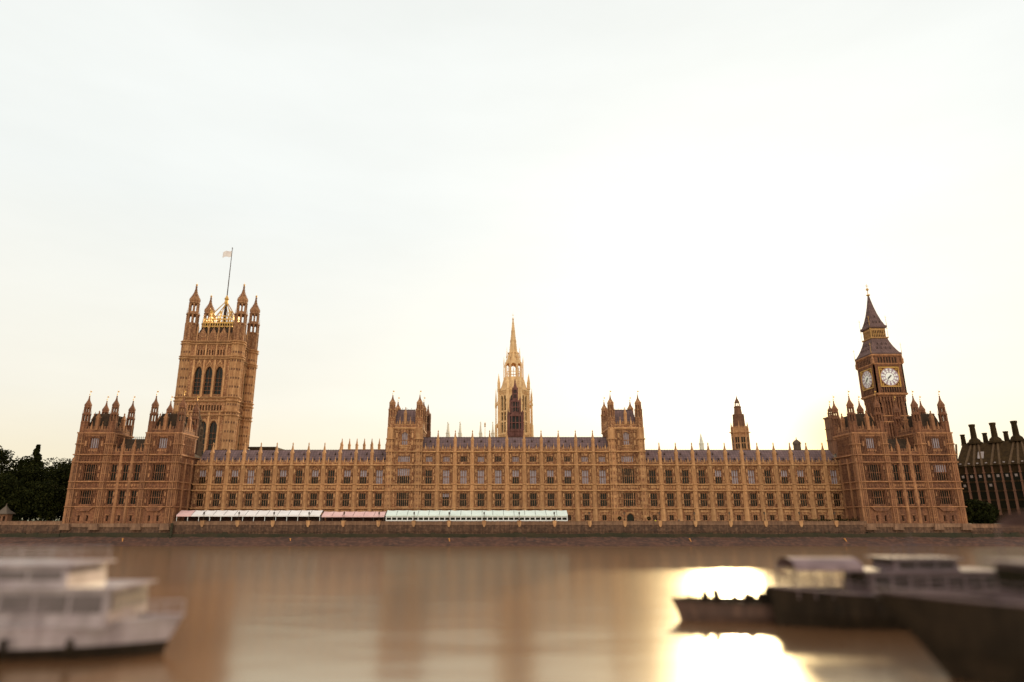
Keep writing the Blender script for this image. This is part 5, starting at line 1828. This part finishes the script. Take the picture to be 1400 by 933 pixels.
# ------------------------------------------------------------------ person on the terrace
def person(x, y, z, label, jacket):
    me = bpy.data.meshes.new('person')
    J = [(0, 0, 0.95), (0, 0, 1.2), (0, 0, 1.42), (0, 0, 1.52), (0, 0, 1.66),
         (-0.19, 0, 1.40), (-0.25, -0.02, 1.13), (-0.23, -0.12, 0.90), (0.19, 0, 1.40), (0.25, -0.02, 1.13), (0.23, -0.12, 0.90),
         (-0.10, 0, 0.88), (-0.11, -0.02, 0.50), (-0.11, 0, 0.06), (-0.11, -0.14, 0.04), (0.10, 0, 0.88), (0.11, -0.02, 0.50), (0.11, 0, 0.06), (0.11, -0.14, 0.04)]
    E_ = [(0, 1), (1, 2), (2, 3), (3, 4), (2, 5), (5, 6), (6, 7), (2, 8), (8, 9), (9, 10), (0, 11), (11, 12), (12, 13), (13, 14), (0, 15), (15, 16), (16, 17), (17, 18)]
    RR = [.15, .14, .15, .06, .11, .07, .05, .04, .07, .05, .04, .09, .065, .045, .04, .09, .065, .045, .04]
    me.from_pydata(J, E_, [])
    me.materials.append(M['cloth'])
    me.materials.append(M[jacket])
    me.materials.append(M['skin'])
    o = bpy.data.objects.new('person', me)
    COL.objects.link(o)
    o.modifiers.new('skin', 'SKIN')
    for i, r_ in enumerate(RR):
        me.skin_vertices[0].data[i].radius = (r_, r_ * 0.85)
        me.skin_vertices[0].data[i].use_root = (i == 0)
    sb = o.modifiers.new('smooth', 'SUBSURF')
    sb.levels = sb.render_levels = 1
    dg = bpy.context.evaluated_depsgraph_get()
    m2 = bpy.data.meshes.new_from_object(o.evaluated_get(dg))
    o.modifiers.clear()
    o.data = m2
    m2.materials.clear()
    for k in ('cloth', jacket, 'skin'):
        m2.materials.append(M[k])
    for p_ in m2.polygons:
        c_ = p_.center
        p_.material_index = 2 if (c_.z > 1.5 or (abs(c_.x) > 0.2 and c_.z < 0.95 and c_.z > 0.8)) else (1 if c_.z > 0.9 else 0)
        p_.use_smooth = True
    o.location = (x, y, z)
    tag(o, label, 'person')
    hb = MB()
    hb.lathe(0, 0.01, [(0.10, 1.66), (0.115, 1.72), (0.09, 1.79), (0.02, 1.82)], 10)
    ho = inst('hair', hb.mesh('hair', 'cloth'), o)
    ho.matrix_parent_inverse = Matrix.Identity(4)
    return o
person(49.3, 207.0, ZT + 0.01, 'person in a bright yellow jacket standing on the terrace', 'hi_vis')
person(56.5, 207.0, ZT + 0.01, 'person in dark clothes standing on the terrace beyond the yellow jacket', 'cloth')

# ------------------------------------------------------------------ boats
def hull(b, Ln, B, H, rake, sheer=0.25, stern=0.85, draft=0.5, n=16, low=0):
    P = []
    for i in range(n + 1):
        u = i / n
        hb = B / 2 * (1 - max(0.0, (u - 0.5) / 0.5) ** 2.4) if u > 0.5 else B / 2 * (stern + (1 - stern) * min(1, u / 0.3))
        hb = max(hb, 0.04)
        zd = H * (1 + sheer * u ** 3)
        xk = Ln * u - rake * u ** 4 * 1.0
        P.append([(Ln * u, -hb, zd), (xk + (Ln * u - xk) * 0.4, -hb * 0.92, zd * 0.35), (xk, -hb * 0.6, -draft), (xk, hb * 0.6, -draft), (xk + (Ln * u - xk) * 0.4, hb * 0.92, zd * 0.35), (Ln * u, hb, zd)])
    o = [p for s_ in P for p in s_]
    fs = []
    for i in range(n):
        for k in range(5):
            a = i * 6 + k
            fs.append((a, a + 6, a + 7, a + 1))
    fs.append((0, 1, 2, 3, 4, 5))
    b.add(o, fs, 0)
    if low:
        for q in range(len(b.mi)):
            if q % 5 in (1, 2, 3) and q < 5 * n:
                b.mi[q] = low
    dk = []
    for i in range(n):
        a = i * 6
        dk.append((a, a + 5, a + 11, a + 6))
    low = [(x, y * 0.97, z - 0.35) for x, y, z in o]
    b.add(low, dk, 1)
    for i in range(n):                                   # rubbing strake
        for k in (0, 5):
            b.tube(P[i][k], P[i + 1][k], 0.09, n=6, m=2)
    return P

def rails(b, pts, h, m=0, r=0.03):
    for p in pts:
        b.tube(p, (p[0], p[1], p[2] + h), r, n=5, m=m)
    for p, q in zip(pts, pts[1:]):
        for f_ in (0.5, 1.0):
            b.tube((p[0], p[1], p[2] + h * f_), (q[0], q[1], q[2] + h * f_), r, n=5, m=m)

def cabin(b, x0, x1, hw, z0, z1, lean=0.15, m=0):
    b.add([(x0, -hw, z0), (x1, -hw, z0), (x1, hw, z0), (x0, hw, z0), (x0 + lean, -hw + 0.12, z1), (x1 - lean, -hw + 0.12, z1), (x1 - lean, hw - 0.12, z1), (x0 + lean, hw - 0.12, z1)],
          [(0, 1, 5, 4), (1, 2, 6, 5), (2, 3, 7, 6), (3, 0, 4, 7), (4, 5, 6, 7)], m)

def boat_part(name, b, mats, parent, T_):
    b.v = [tuple(T_ @ Vector(p)) for p in b.v]
    return part(name, b, mats, parent)

def cruise_boat(label, T_, Ln, B, H, rake, hm, cm_, decks, glass='glass', awn=None):
    loc = T_ @ Vector((Ln / 2, 0, 0))
    t = thing('passenger_boat', label, 'passenger boat', loc)
    b = MB()
    P = hull(b, Ln, B, H, rake, low=3)
    boat_part('hull', b, [hm, 'deck', cm_, 'hull_dark'], t, T_)
    for (x0, x1, hw, z0, z1, nwin) in decks:
        b = MB()
        cabin(b, x0, x1, hw, z0, z1)
        b.box(x0 - 0.35, x1 + 0.35, -hw - 0.15, hw + 0.15, z1, z1 + 0.12)
        co = boat_part('cabin', b, cm_, t, T_)
        st = (x1 - x0 - 0.6) / nwin
        for i in range(nwin):
            for sg in (-1, 1):
                g = MB()
                xa = x0 + 0.3 + i * st + 0.12
                g.box(xa, xa + st - 0.24, sg * (hw - 0.04) - 0.04, sg * (hw - 0.04) + 0.04, z0 + 0.55 * (z1 - z0) * 0.7, z1 - 0.3)
                boat_part('window', g, glass, co, T_)
        g = MB()
        g.box(x1 - 0.10, x1 + 0.0, -hw + 0.3, hw - 0.3, z0 + 0.9, z1 - 0.3)
        boat_part('windscreen', g, glass, co, T_)
    b = MB()
    pts = [(p[0][0], p[0][1] * 0.95, p[0][2]) for p in P]
    rails(b, pts, 0.85)
    boat_part('railing', b, cm_, t, T_)
    b = MB()
    rails(b, [(x, -y, z) for x, y, z in pts], 0.85)
    boat_part('railing', b, cm_, t, T_)
    x0, x1, hw, z0, z1, _ = decks[-1]
    b = MB()
    rails(b, [(x0 + (x1 - x0) * i / 8, -hw + 0.1, z1 + 0.1) for i in range(9)], 0.8)
    boat_part('upper_railing', b, cm_, t, T_)
    b = MB()
    rails(b, [(x0 + (x1 - x0) * i / 8, hw - 0.1, z1 + 0.1) for i in range(9)], 0.8)
    boat_part('upper_railing', b, cm_, t, T_)
    b = MB()
    b.tube(((x0 + x1) / 2, 0, z1), ((x0 + x1) / 2, 0, z1 + 1.9), 0.06, 0.03)
    b.box((x0 + x1) / 2 - 0.02, (x0 + x1) / 2 + 0.02, -0.7, 0.7, z1 + 1.2, z1 + 1.28)
    boat_part('mast', b, cm_, t, T_)
    for i in range(5):                                   # tyre fenders along the side
        x = Ln * (0.15 + 0.16 * i)
        for sg in (-1, 1):
            b = MB()
            b.lathe(x, sg * (B / 2 + 0.12), [(0.12, H * 0.35), (0.2, H * 0.42), (0.2, H * 0.68), (0.12, H * 0.75)], 8)
            boat_part('fender', b, 'hull_dark', t, T_)
    if awn:
        x0, x1, hw, z = awn
        g = MB()
        for i in range(8):                               # curved canvas awning on hoops
            a0, a1 = PI * i / 8, PI * (i + 1) / 8
            g.add([(x0, -hw * math.cos(a0), z + 0.9 * math.sin(a0)), (x1, -hw * math.cos(a0), z + 0.9 * math.sin(a0)), (x1, -hw * math.cos(a1), z + 0.9 * math.sin(a1)), (x0, -hw * math.cos(a1), z + 0.9 * math.sin(a1))], [(0, 1, 2, 3)])
        boat_part('awning', g, 'awning', t, T_)
        for i in range(5):
            x = x0 + (x1 - x0) * i / 4
            for sg in (-1, 1):
                g = MB()
                g.tube((x, sg * hw, z - 2.0), (x, sg * hw, z), 0.05)
                boat_part('awning_post', g, cm_, t, T_)
    return t

TA = Matrix.Translation((-43.0, 43.5, 0))
cruise_boat('white passenger boat with a tall cabin, nosing in alone near the bank', TA, 23.8, 5.6, 1.75, 1.2, 'boat_white', 'boat_white',
            [(1.0, 20.4, 2.35, 1.75, 3.9, 9), (2.0, 17.6, 2.1, 3.9, 5.2, 7)], 'boat_glass')
TC = Matrix.Translation((40.5, 54.2, 0)) @ Matrix.Rotation(PI, 4, 'Z')
cruise_boat('dark hulled passenger boat with a low lilac cabin, behind the bigger boat', TC, 19.2, 5.0, 2.3, 0.5, 'hull_dark', 'boat_lilac',
            [(2.0, 12.2, 2.0, 2.1, 4.0, 7), (5.0, 10.0, 1.6, 4.0, 4.9, 3)], 'glass', (12.4, 17.6, 1.8, 4.1))
TD = Matrix.Translation((46.5, 35.5, 0)) @ Matrix.Rotation(PI - 0.05, 4, 'Z')
cruise_boat('biggest dark boat with a high raked bow and pale upper decks', TD, 26.5, 6.4, 3.5, 3.6, 'hull_dark', 'boat_lilac',
            [(2.0, 18.5, 2.7, 3.3, 5.6, 8), (3.0, 12.0, 2.4, 5.6, 7.2, 5)], 'glass', (12.2, 18.0, 2.3, 7.4))

TB = Matrix.Translation((27.5, 57.0, 0)) @ Matrix.Rotation(PI, 4, 'Z')
t = thing('work_barge', 'small brown work barge with a cluttered rail, lying in the bright glare', 'barge', (21, 57, 0))
b = MB()
P = hull(b, 13.0, 3.8, 1.45, 0.75, 0.12, 0.9)
boat_part('hull', b, ['hull_brown', 'deck', 'hull_dark'], t, TB)
b = MB()
pts = [(4.2 + i * 0.8, -1.7, 1.4) for i in range(9)]
rails(b, pts, 0.7, r=0.04)
rails(b, [(x, 1.7, z) for x, y, z in pts], 0.7, r=0.04)
boat_part('railing', b, 'hull_dark', t, TB)
b = MB()
rnd = random.Random(11)
for i in range(10):
    x = 4.4 + i * 0.66
    k = rnd.random()
    b = MB()
    b.lathe(x, rnd.uniform(-1.2, 1.2), [(0.26, 1.1), (0.32, 1.3), (0.30, 1.6 + k * 0.7), (0.10, 1.75 + k * 0.8)], 8)
    boat_part('drum', b, 'hull_dark', t, TB)
b = MB()
b.tube((9.6, 0, 1.2), (9.6, 0, 2.6), 0.06, 0.04)
b.box(9.4, 9.8, -0.03, 0.03, 2.2, 2.28)
boat_part('mast', b, 'hull_dark', t, TB)
b = MB()
for sg in (-1, 1):
    b.prism(11.4, sg * 0.6, 1.2, 1.85, 0.10, n=8)
    b.box(11.2, 11.6, sg * 0.6 - 0.06, sg * 0.6 + 0.06, 1.68, 1.76)
boat_part('bollard', b, 'hull_dark', t, TB)
